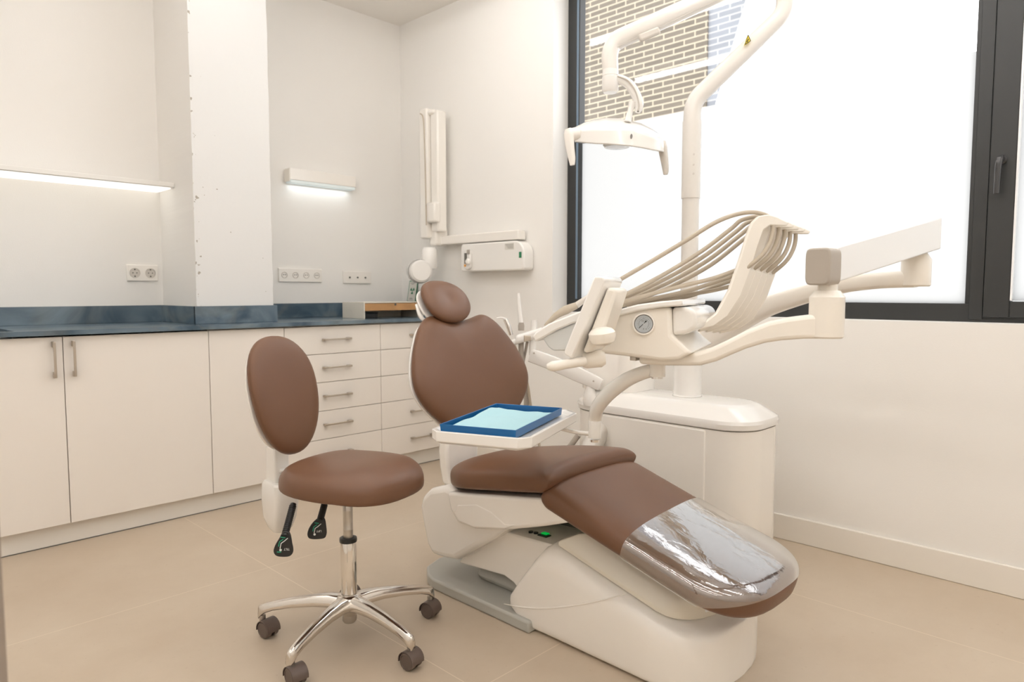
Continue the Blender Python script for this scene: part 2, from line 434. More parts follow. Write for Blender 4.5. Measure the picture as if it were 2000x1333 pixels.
# ============================================================ SETTING
def st(name, lo, hi, m, bevel=0, parent=None):
    o = box(name, lo, hi, m, parent, bevel=bevel); o['kind'] = 'structure'; return o
st('floor', (XL - .1, YF - .1, -.1), (XW + .15, YB + .1, 0), M['floor'])
st('ceiling', (XL - .1, YF - .1, ZC), (XW + .3, YB + .1, ZC + .1), M['ceiling'])
st('wall_back', (XL - .1, YB, 0), (XW + .15, YB + .1, ZC), M['wall'])
st('wall_left', (XL - .1, YF, 0), (XL, YB, ZC), M['wall'])
st('wall_front', (XL - .1, YF - .1, 0), (XW + .15, YF, ZC), M['wall'])
# window wall with its opening
WY0, WY1, WZ0, WZ1 = -1.25, 2.56, .966, 2.78
bm = bmesh.new()
bm_box(bm, (XW, YF, 0), (XW + .25, YB + .1, WZ0)); bm_box(bm, (XW, YF, WZ1), (XW + .25, YB + .1, ZC))
bm_box(bm, (XW, WY1, WZ0), (XW + .25, YB + .1, WZ1)); bm_box(bm, (XW, YF, WZ0), (XW + .25, WY0, WZ1))
add('wall_right', bm, M['wall'], smooth=False)['kind'] = 'structure'
st('baseboard_right', (XW - .014, YF, 0), (XW, YB, .110), M['base'], bevel=.004)
# pillar of unfinished plaster, slightly ragged edges
bm = bmesh.new()
rings = []
for k in range(61):
    z = .92 + (ZC - .92) * k / 60; j = lambda a: random.uniform(-a, a)
    rings.append([V3((1.365 + j(.0009), 3.50, z)), V3((1.765 + j(.0028), 3.50, z)), V3((1.765, YB + .02, z)), V3((1.365, YB + .02, z))])
bm_loft(bm, rings)
add('wall_pillar', bm, [M['plaster'], M['wall']], smooth=False)['kind'] = 'structure'
pil = bpy.data.objects['wall_pillar']
for p_ in pil.data.polygons:
    if abs(p_.normal.x) > .9: p_.material_index = 1
# door jamb beside the camera
st('trim_1', (.06, .90, 0), (.137, .955, ZC), mat('jamb_paint', (.30, .25, .21), .6, bump=.05))

# ============================================================ WINDOW
XF = 3.08      # room-side face of the frame
win = thing('window_1', (XF, 1.0, WZ0), 'wide anthracite window with frosted lower pane beside the dental unit', 'window')
win['kind'] = 'structure'
bm = bmesh.new()
GY1, GY0, GZ0 = 2.470, .604, 1.035
bm_box(bm, (XF, WY0, WZ0), (XF + .05, WY1, GZ0)); bm_box(bm, (XF, WY0, WZ1 - .06), (XF + .05, WY1, WZ1))
bm_box(bm, (XF, GY1 + .006, GZ0), (XF + .05, WY1, WZ1 - .06)); bm_box(bm, (XF, .535, GZ0), (XF + .05, GY0, WZ1 - .06))
bm_box(bm, (XF, WY0, GZ0), (XF + .05, WY0 + .07, WZ1 - .06))
add('window_frame', bm, M['frame'], win, bevel=.002)
bm = bmesh.new()
bm_box(bm, (XF - .001, GY1 + .012, GZ0 + .004), (XF + .02, GY1 + .026, WZ1 - .065)); add('glazing_bead', bm, M['gasket'], win)
box('mullion_cover', (XF - .006, .545, GZ0 - .06), (XF, .590, WZ1 - .01), M['frame'], win, bevel=.002)
box('glass_pane', (XF + .035, GY0 - .01, GZ0 - .01), (XF + .041, GY1 + .015, WZ1 - .05), M['glass'], win, bevel=0, smooth=False)
FZ = 1.975
def sheet_x(name, x, y0, y1, z0, z1, m, par):
    bm = bmesh.new(); bm.faces.new([bm.verts.new(p) for p in ((x, y0, z0), (x, y1, z0), (x, y1, z1), (x, y0, z1))]); return add(name, bm, m, par, smooth=False)
sheet_x('privacy_film', XF + .030, GY0 - .005, GY1 + .01, GZ0 - .005, FZ, M['film'], win)
# opening sash
sash = thing('window_2', (XF, 0, WZ0), 'anthracite opening sash with lever handle at the right edge of the photo', 'window'); sash['kind'] = 'structure'
sy1, sz0 = .543, .985
bm = bmesh.new()
gy = .462
bm_box(bm, (XF - .016, gy, sz0), (XF + .05, sy1, WZ1 - .02)); bm_box(bm, (XF - .016, WY0 + .03, sz0), (XF + .05, gy, 1.045))
bm_box(bm, (XF - .016, WY0 + .03, WZ1 - .09), (XF + .05, gy, WZ1 - .02)); bm_box(bm, (XF - .016, WY0 + .03, 1.045), (XF + .05, WY0 + .12, WZ1 - .09))
add('sash_frame', bm, M['frame'], sash, bevel=.003)
bm = bmesh.new(); bm_box(bm, (XF - .017, gy - .006, 1.048), (XF + .01, gy - .0005, WZ1 - .1)); add('sash_gasket', bm, M['beam'], sash)
box('sash_glass', (XF + .02, WY0 + .1, 1.04), (XF + .026, gy + .005, WZ1 - .08), M['glass'], sash, bevel=0, smooth=False)
sheet_x('sash_film', XF + .015, WY0 + .11, gy, 1.046, FZ, M['film'], sash)
h0 = PX(1957, 312, XF - .018); h1 = PX(1952, 360, XF - .045)
rose = lathe('handle_rose', [(0, 0), (.017, 0), (.017, -.008), (.012, -.013), (0, -.013)], (XF - .016, h0.y, h0.z), X3, M['hblack'], sash)
tube('handle_lever', [(XF - .02, h0.y, h0.z), (XF - .05, h0.y, h0.z + .002), (XF - .057, h0.y + .003, h0.z - .025), (XF - .057, h0.y + .005, h0.z - .125)], [.009, .010, .010, .009], M['hblack'], sash, seg=12, sup=3)

# ============================================================ OUTSIDE
XO = 6.5
bb = thing('brick_building', (XO, 6.5, 0), 'dark brick building seen through the upper window glass', 'building')
yc = PX(1381, 100, XO).y
box('brick_facade', (XO, yc, 0), (XO + .3, 14, 9), M['brick'], bb, bevel=0, smooth=False)
a0, a1 = PX(1443, 40, XO), PX(1392, 215, XO)  # sun patch painted in as pale brick; its sloped edge follows the light boundary
prism('sunlit_brick_wing', [V3((XO + .02, yc, 0)), V3((XO + .02, yc, 9)), V3((XO + .02, a0.y + (9 - a0.z) * (a0.y - a1.y) / (a0.z - a1.z), 9)), V3((XO + .02, a0.y, a0.z)), V3((XO + .02, a1.y, a1.z)), V3((XO + .02, a1.y + .05, 0))], (.28, 0, 0), [M['sunlitbrick'], M['render']], bb, bevel=0, smooth=False)
for p_ in bpy.data.objects['sunlit_brick_wing'].data.polygons:
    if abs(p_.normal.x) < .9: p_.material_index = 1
# ============================================================ WALL THINGS
# floating shelf with LED strip
sh = thing('wall_shelf', (.5, 3.85, 1.61), 'white floating shelf with glowing LED strip underneath, left of the pillar', 'shelf')
box('shelf_board', (-.6, 3.735, 1.612), (1.364, YB, 1.634), M['wall'], sh, bevel=.002)
box('led_strip', (-.6, 3.765, 1.606), (1.355, YB - .004, 1.612), M['led'], sh, bevel=0)
# slim wall lamp
wl = thing('wall_lamp', (2.33, YB, 1.77), 'slim white box lamp on the back wall above the four-way outlet', 'wall lamp')
box('lamp_housing', (2.085, 3.885, 1.752), (2.545, YB, 1.822), M['white'], wl, bevel=.003)
box('lamp_diffuser', (2.09, 3.888, 1.735), (2.54, YB - .004, 1.752), M['ledcool'], wl, bevel=.002)
box('end_cap', (2.081, 3.888, 1.742), (2.085, YB, 1.818), M['warmpl'], wl, bevel=.001)
for (x, w, e) in ((2.31, .42, .16),):
    ld = bpy.data.lights.new('wall_lamp_light', 'AREA'); ld.shape = 'RECTANGLE'; ld.size = w; ld.size_y = .04; ld.energy = e; ld.color = (.88, .97, 1)
    lo = bpy.data.objects.new('wall_lamp_light', ld); COL.objects.link(lo); lo.location = (x, 3.918, 1.732); lo.parent = None

def outlet(name, x0, x1, z0, z1, n, label, kind):
    t = thing(name, ((x0 + x1) / 2, YB, z0), label, 'outlet')
    box('cover_plate', (x0, YB - .011, z0), (x1, YB, z1), M['white'], t, bevel=.003)
    for i in range(n):
        cx = x0 + (x1 - x0) * (i + .5) / n if n != 3 else x0 + (x1 - x0) * (.22 + .28 * i); cz = (z0 + z1) / 2
        if kind == 'schuko':
            bm = bmesh.new()
            bm_lathe(bm, [(.026, 0), (.026, .003), (.0215, .003), (.021, .0006), (.0001, .0006)], (cx, YB - .0105, cz), (0, -1, 0), 24)
            s = add('socket_insert', bm, M['greypl'] if False else M['lightgrey'], t)
            bm = bmesh.new()
            for sx in (-.0095, .0095): bm_lathe(bm, [(.003, 0), (.003, .001), (.0001, .001)], (cx + sx, YB - .0112, cz), (0, -1, 0), 10)
            bm_box(bm, (cx - .003, YB - .0135, cz + .014), (cx + .003, YB - .0105, cz + .021)); bm_box(bm, (cx - .003, YB - .0135, cz - .021), (cx + .003, YB - .0105, cz - .014))
            add('contact_hole', bm, M['dark'], s)
        elif kind == 'round':
            s = lathe('socket_insert', [(.020, 0), (.020, .0025), (.016, .003), (.015, .0005), (.0001, .0005)], (cx, YB - .0105, cz), (0, -1, 0), M['lightgrey'], t)
            bm = bmesh.new()
            for sx in (-.006, .006): bm_lathe(bm, [(.0035, 0), (.0035, .001), (.0001, .001)], (cx + sx, YB - .0112, cz + .002), (0, -1, 0), 10)
            add('contact_hole', bm, M['ink'], s)
        else:
            lathe('connector', [(.006, 0), (.006, .004), (.003, .006), (.0001, .006)], (cx, YB - .011, cz), (0, -1, 0), M['dark'], t, seg=12)
    return t
outlet('double_outlet', 1.188, 1.340, 1.136, 1.220, 2, 'white double power outlet left of the pillar', 'schuko')
outlet('four_way_outlet', 2.026, 2.318, 1.140, 1.222, 4, 'white four-way power outlet on the back wall right of the pillar', 'round')
outlet('aerial_outlet', 2.474, 2.688, 1.134, 1.213, 3, 'white outlet plate with three small connector pins, nearest the corner', 'pins')

# ============================================================ BASE CABINETS
YC = 3.36            # front of the doors
def cab(name, x0, x1, label, cat='cabinet', y0=YC + .02):
    t = thing(name, ((x0 + x1) / 2, 3.6, 0), label, cat)
    box('carcass', (x0 + .0005, y0, .09), (x1 - .0005, YB - .002, .898 if x0 > 1.3 else .735), M['gap'], t, bevel=0)
    return t
def handle(parent, p0, p1, tk=.010):
    d = (p1 - p0).normalized(); bm = bmesh.new()
    r = .005
    w = V3((0, 0, 1)) if abs(d.z) < .5 else V3((1, 0, 0))
    def ob(c, hd, hw, hy):
        vs = bm_box(bm, (-1, -1, -1), (1, 1, 1))
        for v in vs: v.co = c + d * (v.co.x * hd) + w * (v.co.y * hw) + Y3 * (v.co.z * hy)
    L = (p1 - p0).length / 2; c = (p0 + p1) / 2
    ob(c - Y3 * .026, L, .0045, .004)
    for s in (-1, 1): ob(c + d * (s * (L - .010)) - Y3 * .013, .012, .0052, .013)
    return add('handle', bm, M['nickel'], parent, bevel=.001)
def door(t, x0, x1, hx=None):
    d = box('door', (x0 + .0015, YC, .096), (x1 - .0015, YC + .019, .892), M['lacquer'], t, bevel=.0015)
    if hx: handle(d, V3((hx, YC, .725)), V3((hx, YC, .872)))
t = cab('base_cabinet', .155, 1.361, 'white double-door base cabinet with two vertical handles, left of the photo')
door(t, .155, .7575, .722); door(t, .7575, 1.361, .793)
t = cab('base_cabinet', 1.361, 1.750, 'narrow white base cabinet without handle, behind the stool backrest')
door(t, 1.361, 1.750)
t = cab('base_cabinet', -.45, .155, 'white base cabinet beyond the left edge of the photo, left of the double-door one')
door(t, -.45, .155, .19 - .08)
zs = [.892, .740, .5845, .427, .2695, .096]
for (x0, x1, lab) in ((1.750, 2.351, 'white five-drawer cabinet behind the stool'), (2.351, 2.935, 'white five-drawer cabinet in the corner behind the dental chair')):
    t = cab('drawer_cabinet', x0, x1, lab)
    for a, b in zip(zs, zs[1:]):
        d = box('drawer', (x0 + .0015, YC, b + .0015), (x1 - .0015, YC + .019, a - .0015), M['lacquer'], t, bevel=.0015)
        zc = (a + b) / 2 + .004; xc = (x0 + x1) / 2 + .005
        handle(d, V3((xc - .085, YC, zc)), V3((xc + .085, YC, zc)))
pl = thing('cabinet_plinth', (1.3, 3.4, 0), 'long pale plinth board on the floor under the base cabinets', 'plinth')
box('plinth_board', (-.45, 3.400, .003), (2.940, 3.416, .0905), M['plinth'], pl, bevel=.001)
box('floor_seal', (-.45, 3.3985, 0), (2.940, 3.412, .004), M['dark'], pl, bevel=0)
# worktop with sink cut-out
SX0, SX1, SY0, SY1 = .12, .598, 3.385, 3.78
bm = bmesh.new()
for lo, hi in (((-.45, 3.333, .9), (SX0, YB - .001, .92)), ((SX0, 3.333, .9), (SX1, SY0, .92)), ((SX0, SY1, .9), (SX1, YB - .001, .92)), ((SX1, 3.333, .9), (1.366, YB - .001, .92)), ((1.366, 3.333, .9), (1.764, 3.498, .92)), ((1.764, 3.333, .9), (XW - .001, YB - .001, .92))):
    bm_box(bm, lo, hi)
wt = thing('worktop', (1.3, 3.6, .9), 'blue veined stone worktop with matching splashback on the base cabinets', 'worktop')
add('worktop_slab', bm, M['stone'], wt, smooth=False)
for lo, hi in (((-.45, YB - .015, .9205), (1.364, YB - .0005, 1.008)), ((1.35, 3.487, .9205), (1.3645, YB - .015, 1.008)), ((1.35, 3.485, .9205), (1.780, 3.4985, 1.008)), ((1.7655, 3.4985, .9205), (1.780, YB - .015, 1.008)), ((1.7655, YB - .015, .9205), (XW - .015, YB - .0005, 1.008)), ((XW - .045, 3.333, .9205), (XW - .0005, YB - .015, 1.008))):
    box('splashback', lo, hi, M['stone'], wt, bevel=.0008)
sk = thing('sink', (.36, 3.58, .75), 'dark undermount sink sunk in the blue worktop at the left edge', 'sink')
bm = bmesh.new()
R0 = rrect(SX0 + .002, SX1 - .002, SY0 + .002, SY1 - .002, .05)
rings = [[V3((x, y, .9)) for x, y in R0], [V3((x, y, .78)) for x, y in R0], [V3((.36 + (x - .36) * .9, 3.58 + (y - 3.58) * .9, .74)) for x, y in R0]]
Rv = [[bm.verts.new(p) for p in r] for r in rings]
for a, b in zip(Rv, Rv[1:]):
    for i in range(len(a)): bm.faces.new((a[i], a[(i + 1) % len(a)], b[(i + 1) % len(a)], b[i]))
bm.faces.new(Rv[-1])
add('sink_bowl', bm, M['sinkm'], sk)
lathe('drain', [(.0001, 0), (.03, 0), (.032, .003), (.0001, .003)], (.36, 3.58, .7405), Z3, M['chrome'], sk)

# monitor riser with oak drawer
rs = thing('desk_riser', (2.52, 3.65, .92), 'pale desk riser with oak drawer front on the blue worktop', 'desk organiser')
rx0, rx1, ry0, ry1, rz = 2.300, 2.742, 3.45, 3.68, 1.018
box('side_panel', (rx0, ry0, .9205), (rx0 + .008, ry1, rz), M['riser'], rs, bevel=.001)
box('side_panel', (rx1 - .008, ry0, .9205), (rx1, ry1, rz), M['riser'], rs, bevel=.001)
box('top_board', (rx0 + .008, ry0, rz - .006), (rx1 - .008, ry1, rz), M['riser'], rs, bevel=.001)
box('back_board', (rx0 + .008, ry1 - .006, .9205), (rx1 - .008, ry1, rz - .006), M['riser'], rs, bevel=.0)
dr = box('drawer_front', (rx0 + .009, ry0 + .002, .967), (rx1 - .009, ry0 + .16, rz - .008), M['wood'], rs, bevel=.001)
lathe('finger_notch', [(.0001, 0), (.0075, 0), (.0075, .0022), (.0001, .0022)], (2.527, ry0 + .002, rz - .0155), (0, -1, 0), M['dark'], dr, seg=16)
bx = thing('black_box', (2.37, 3.55, .92), 'small black box inside the pale desk riser under the oak drawer', 'box')
box('box_body', (2.335, 3.50, .9205), (2.432, 3.57, .950), M['black'], bx, bevel=.002)
box('box_lid', (2.333, 3.498, .9502), (2.434, 3.572, .956), M['black'], bx, bevel=.002)

# radiation sign leaning in the corner
sg = thing('warning_sign', (2.93, 3.80, 1.008), 'small green-framed radiation warning card leaning in the corner', 'sign')
su = (V3((XW - .003, 0, 1.150)) - V3((XW - .028, 0, 1.009))); su.normalize(); sr = V3((0, -1, 0)); sn = sr.cross(su)
so = V3((XW - .028 - .002, 3.815, 1.0095)) 
def sq(name, y0, y1, z0, z1, m, par, off=0, th=.0006):
    c = so + sr * ((y0 + y1) / 2) + su * ((z0 + z1) / 2) + sn * off
    return obox(name, c, sr * abs(y1 - y0) / 2, su * abs(z1 - z0) / 2, sn * th, m, par, bevel=0, smooth=False)
fr = sq('card_border', -.047, .047, 0, .148, M['green'], sg)
sq('card_face', -.041, .041, .006, .142, M['card'], sg, .001)
def trefoil(c, r, m, par, name='radiation_symbol'):
    bm = bmesh.new()
    for k in range(3):
        a0 = math.radians(90 + 120 * k + 180 - 30 + 0)
        pts = []
        for j in range(7):
            a = a0 + math.radians(60 * j / 6); pts.append(c + (sr * math.cos(a) + su * math.sin(a)) * r)
        for j in range(6, -1, -1):
            a = a0 + math.radians(60 * j / 6); pts.append(c + (sr * math.cos(a) + su * math.sin(a)) * r * .32)
        bm_prism(bm, pts, sn * .0006)
    bm_lathe(bm, [(.0001, 0), (r * .2, 0), (r * .2, .0006), (.0001, .0006)], c, sn, 12)
    return add(name, bm, m, par, smooth=False)
trefoil(so + su * .078 + sn * .0018, .024, M['green'], sg)
for zz, w in ((.132, .05), (.026, .032), (.019, .04), (.124, .03)): sq('print_line', -w / 2 - .006, w / 2 - .006, zz - .0016, zz + .0016, M['ink'], sg, .0018, .0002)

# ============================================================ X-RAY UNIT ON THE WINDOW WALL
xr = thing('xray_unit', (XW, 3.0, 1.3), 'white wall-mounted dental x-ray unit with folded arm and tube head', 'x-ray unit')
ctl = prism('control_box', [(XW - .002, y, z) for y, z in rrect(2.70, 3.235, 1.203, 1.372, [.02, .075, .02, .02])], (-.085, 0, 0), M['white2'], xr, bevel=.008, seg=3)
box('power_switch', (XW - .091, 2.717, 1.272), (XW - .087, 2.735, 1.306), M['green'], xr, bevel=.001)
box('rating_label', (XW - .0885, 2.775, 1.322), (XW - .087, 2.85, 1.358), M['card'], xr, bevel=0)
for z in (1.352, 1.345, 1.338, 1.331): box('label_print', (XW - .0892, 2.782, z - .001), (XW - .0886, 2.845 - (1.352 - z), z + .001), M['ink'], xr, bevel=0)
hk = prism('handset_cradle', [(XW - .088, y, z) for y, z in rrect(3.13, 3.185, 1.215, 1.335, .025)], (-.02, 0, 0), M['white2'], xr, bevel=.005)
box('cradle_recess', (XW - .110, 3.155, 1.250), (XW - .107, 3.178, 1.315), M['dark'], xr, bevel=.002)
box('cradle_display', (XW - .112, 3.128, 1.308), (XW - .107, 3.155, 1.335), M['greypl'], xr, bevel=.002)
box('cradle_marker', (XW - .112, 3.165, 1.232), (XW - .107, 3.178, 1.246), M['orange'], xr, bevel=.001)
lathe('handset_button', [(.0001, 0), (.018, 0), (.02, .012), (.012, .02), (.0001, .022)], (XW - .107, 3.138, 1.262), (-1, 0, 0), M['white2'], xr)
# horizontal mounting arm on top of the box
box('mounting_arm', (XW - .075, 2.755, 1.379), (XW - .012, 3.47, 1.434), M['white'], xr, bevel=.006)
box('pivot_block', (XW - .115, 3.44, 1.375), (XW - .012, 3.51, 1.50), M['white'], xr, bevel=.012)
# two folded upright arm sections side by side
box('lower_arm', (XW - .125, 3.405, 1.46), (XW - .05, 3.478, 2.215), M['white'], xr, bevel=.01)
box('upper_arm', (XW - .150, 3.483, 1.42), (XW - .080, 3.560, 2.235), M['white'], xr, bevel=.01)
box('arm_cover', (XW - .16, 3.40, 1.515), (XW - .106, 3.482, 1.64), M['white'], xr, bevel=.01)
tube('arm_cable', [(XW - .168, 3.52, 2.20), (XW - .172, 3.485, 2.15), (XW - .17, 3.475, 1.9), (XW - .168, 3.47, 1.5)], .004, M['hose'], xr, n=6, seg=8)
box('elbow_cap', (XW - .14, 3.43, 2.19), (XW - .06, 3.54, 2.222), M['white'], xr, bevel=.015)
lathe('head_yoke', [(.0001, 0), (.045, 0), (.05, .01), (.05, .12), (.04, .135), (.0001, .135)], (XW - .14, 3.475, 1.225), Z3, M['white2'], xr)
hd = lathe('tube_head', [(.0001, 0), (.058, 0), (.07, .012), (.074, .05), (.074, .12), (.066, .14), (.0001, .145)], V3((XW - .24, 3.43, 1.208)) , (.45, .89, 0), M['white2'], xr, seg=36)
lathe('head_ring', [(.0001, 0), (.076, 0), (.076, .006), (.0001, .006)], V3((XW - .24, 3.43, 1.208)) + V3((.45, .89, 0)) * .05, (.45, .89, 0), M['ink'], hd, seg=36)

# ============================================================ OPERATOR STOOL
SC = V3((1.147, 1.825, 0))
stl = thing('operator_stool', SC, 'brown leatherette operator stool with backrest on five grey casters', 'stool')
bs = thing  # alias kept short
bm = bmesh.new()
angs = [131, 203, 275, 347, 59]
RL = .268
# centre hub
bm_lathe(bm, [(.0001, .075), (.022, .075), (.030, .09), (.040, .105), (.042, .130), (.032, .142), (.0001, .142)], SC, Z3, 30)
for a in angs:
    d = V3((math.cos(math.radians(a)), math.sin(math.radians(a)), 0)); s = V3((-d.y, d.x, 0))
    rings = []
    for (r, zc, hw, hh) in ((.020, .118, .030, .022), (.06, .122, .024, .020), (.11, .119, .0185, .018), (.18, .110, .0155, .0155), (.24, .098, .0145, .0135), (.268, .089, .0140, .0145), (.283, .080, .0125, .019), (.289, .074, .009, .020)):
        c = SC + d * r + Z3 * zc; ring = []
        for k in range(16):
            t_ = 2 * math.pi * k / 16; ca, sa = math.cos(t_), math.sin(t_)
            cx = math.copysign(abs(ca) ** .6, ca); cy = math.copysign(abs(sa) ** .6, sa)
            tap = 1 - .28 * cy   # narrower on top
            ring.append(c + s * (cx * hw * tap) + Z3 * (cy * hh))
        rings.append(ring)
    bm_loft(bm, rings)
base = add('star_base', bm, M['alu'], stl, angle=60)
lathe('lower_hub', [(.0001, .052), (.018, .052), (.022, .058), (.022, .078), (.0001, .078)], SC, Z3, M['rod'], stl)
lathe('chrome_column', [(.0001, .10), (.0235, .10), (.0245, .104), (.0245, .308), (.023, .312), (.0001, .312)], SC, Z3, M['chrome'], stl, seg=40)
lathe('column_collar', [(.0001, .308), (.0265, .308), (.0272, .313), (.0265, .320), (.016, .322), (.0001, .322)], SC, Z3, M['black'], stl)
bm = bmesh.new(); bm_lathe(bm, [(.0001, .315), (.0148, .315), (.0148, .345), (.0152, .346), (.0152, .349), (.0148, .350), (.0148, .405), (.0152, .406), (.0152, .409), (.0148, .41), (.0148, .51), (.0001, .51)], SC, Z3, 28)
add('gas_lift_rod', bm, M['rod'], stl)
for i, a in enumerate(angs):
    d = V3((math.cos(math.radians(a)), math.sin(math.radians(a)), 0)); c = SC + d * RL
    ca = AZ + math.radians(142 + [4, -6, 2, 8, 12][i]); ax = V3((math.cos(ca), math.sin(ca), 0))   # axle direction
    off = V3((-ax.y, ax.x, 0)) * .012
    cc = c + off + Z3 * .0265
    bm = bmesh.new()
    for s in (-1, 1):
        bm_lathe(bm, [(.0001, .006), (.0265, .006), (.0265, .019), (.023, .0225), (.0195, .0225), (.019, .0215), (.0001, .0215)], cc, ax * s, 28)
    cst = add('caster', bm, M['caster'], stl)
    bm = bmesh.new()
    hood = []
    for k in range(13):
        t_ = math.radians(-10 + 200 * k / 12); v = V3((-ax.y, ax.x, 0)); r_ = .0295
        hood.append(cc + v * (math.cos(t_) * r_) + Z3 * (math.sin(t_) * r_))
    rings = [[p - ax * .0235, p + ax * .0235, cc + (p - cc) * .93 + ax * .0235, cc + (p - cc) * .93 - ax * .0235] for p in hood]
    bm_loft(bm, rings)
    add('caster_hood', bm, M['caster'], cst)
    lathe('caster_stem', [(.0001, .040), (.010, .040), (.010, .066), (.0001, .066)], c + d * .01, Z3, M['rod'], cst, seg=14)
# seat
ol = []
for k in range(48):
    a = 2 * math.pi * k / 48; ca, sa = math.cos(a), math.sin(a); e = 2.5
    u = .200 * math.copysign(abs(ca) ** (2 / e), ca); v = .212 * math.copysign(abs(sa) ** (2 / e), sa)
    if v > 0: u *= 1 - .10 * (v / .208) ** 2
    ol.append((u, v))
RS = Matrix.Rotation(math.radians(15), 3, 'Z')
def rs(p): return SC + RS @ (V3(p) - SC)
def seatf(u, v, w):
    # waterfall front (-v), slight saddle at the back
    wz = w
    if w > 0: wz *= 1 - .55 * v
    if w > .04: wz += .006 * math.exp(-((v - .13) / .05) ** 2)
    return rs(SC + V3((u + .006, v - .012, .500 + wz - .012 * max(0, (-v - .10) / .1))))
add('seat_cushion', pillow(ol, seatf, top=.071, bot=.018, p=3.0, pb=5, rings=12), M['leather'], stl, angle=180)
box('seat_plate', (SC.x - .09, SC.y - .09, .485), (SC.x + .09, SC.y + .10, .498), M['black'], stl, bevel=.004)
# backrest
BC = V3((1.168, 2.118, .742)); bu = V3((0, .25, 1)).normalized(); bn = V3((0, -1, .25)).normalized()
def ell(a, b, n=48, e=2.2, tw=0, egg=0):
    o = []
    for k in range(n):
        t_ = 2 * math.pi * k / n; ca, sa = math.cos(t_), math.sin(t_)
        y = b * math.copysign(abs(sa) ** (2 / e), sa); x = a * math.copysign(abs(ca) ** (2 / e), ca) * (1 + egg * y / b)
        o.append((x, y))
    return o
def backf(u, v, w):
    curve = .9 * (u ** 2)          # concave: the sides come forward
    return rs(BC + X3 * u + bu * v + bn * (w + curve))
add('back_cushion', pillow(ell(.134, .198, e=2.2, egg=.10), backf, top=.030, bot=.028, p=2.6, pb=3.2), M['leather'], stl, angle=180)
def shellf(u, v, w): return rs(BC + X3 * u + bu * v + bn * (w + .9 * u * u - .040))
add('back_shell', pillow(ell(.118, .178, e=2.3), shellf, top=.012, bot=.010, p=3), M['white'], stl, angle=180)
px0 = 1.085
tube('back_post', [(px0 + .02, 2.205, .60), (px0 + .02, 2.200, .54), (px0 + .02, 2.195, .44)], .012, M['rod'], stl, n=4, seg=12)
prism('post_sleeve', [(px0, 2.175, .555), (px0, 2.235, .555), (px0, 2.240, .40), (px0, 2.170, .40)], (.055, 0, 0), M['white2'], stl, bevel=.006)
bm = bmesh.new()
rings = []
for (z, hw, y0, y1) in ((.435, .038, 2.14, 2.245), (.428, .043, 2.135, 2.25), (.38, .045, 2.13, 2.255), (.31, .042, 2.145, 2.25), (.275, .034, 2.16, 2.235), (.258, .024, 2.175, 2.222)):
    rings.append([V3((1.113 + x, y, z)) for x, y in rrect(-hw, hw, y0, y1, .02, 4)])
bm_loft(bm, rings); add('bracket_cover', bm, M['white2'], stl)
obox('back_bracket', V3((1.13, 2.02, .475)), X3 * .03, Y3 * .15, Z3 * .007, M['white2'], stl, bevel=.003)
obox('bracket_drop', V3((1.125, 2.150, .450)), X3 * .025, Y3 * .008, Z3 * .03, M['white2'], stl, bevel=.003)

# levers
def lever(top, mid, corners_d, pts, word, tri):
    pd = [P(x, y, corners_d) for x, y in pts]
    lv = tube('lever', [top, (top + mid) / 2, mid], .0085, M['black'], stl, n=10, seg=12)
    # ribs of the rubber sleeve
    bm = bmesh.new()
    for k in range(15):
        q = top.lerp(mid, .08 + .84 * k / 14); bm_lathe(bm, [(.0001, -.0015), (.0098, -.0015), (.0104, 0), (.0098, .0015), (.0001, .0015)], q, (mid - top), 14)
    add('lever_sleeve', bm, M['black'], lv)
    pdl = prism('lever_paddle', spline(pd, 5, closed=True), FW * .007, M['black'], lv, bevel=.0025)
    return pdl
d1 = 1.93
p1 = lever(P(573, 985, 2.0), P(556, 1048, d1), d1, [(552, 1041), (565, 1041), (570, 1062), (572, 1078), (564, 1088), (542, 1088), (534, 1080), (536, 1068), (545, 1052)], 'TILT', 0)
d2 = 2.05
p2 = lever(P(634, 985, 2.1), P(625, 1018, d2), d2, [(621, 1013), (633, 1013), (637, 1032), (637, 1045), (631, 1053), (607, 1054), (600, 1047), (602, 1035), (610, 1022)], 'LIFT', 0)
def chair_icon(par, cx, cy, d, s=1.0):
    def pp(x, y): return P(cx + x * s, cy + y * s, d)
    bm = bmesh.new()
    bm_tube(bm, [pp(-6, 12), pp(-4, 2), pp(2, -2), pp(9, -8)], .0012, 8)
    bm_lathe(bm, [(.0001, 0), (.0035, 0), (.0035, .0006), (.0001, .0006)], pp(-5, 15), -FW, 12)
    add('pictogram', bm, M['wprint'], par)
    bm = bmesh.new()
    bm_tube(bm, [pp(-9, 8), pp(-7, -1), pp(0, -6)], .0012, 8); bm_tube(bm, [pp(-5, -10), pp(4, -9)], .0012, 8)
    add('pictogram_accent', bm, M['gprint'], par)
chair_icon(p1, 553, 1060, d1 - .002); chair_icon(p2, 619, 1031, d2 - .002, .9)
bm = bmesh.new(); bm_tube(bm, [P(541, 1079, d1 - .002), P(549, 1079, d1 - .002)], .0014, 8); add('pictogram_arrow', bm, M['gprint'], p1)
text('lettering', 'TILT', .0085, P(560, 1073.5, d1 - .0015), -RT, -UP, M['wprint'], p1)
text('lettering', 'LIFT', .0085, P(623, 1038, d2 - .0015), -RT, -UP, M['wprint'], p2)

# ============================================================ DENTAL CHAIR
dc = thing('dental_chair', (1.78, 1.5, 0), 'brown leatherette dental chair with white base and clear plastic foot cover', 'dental chair')
XN, XFAR = 1.545, 1.965
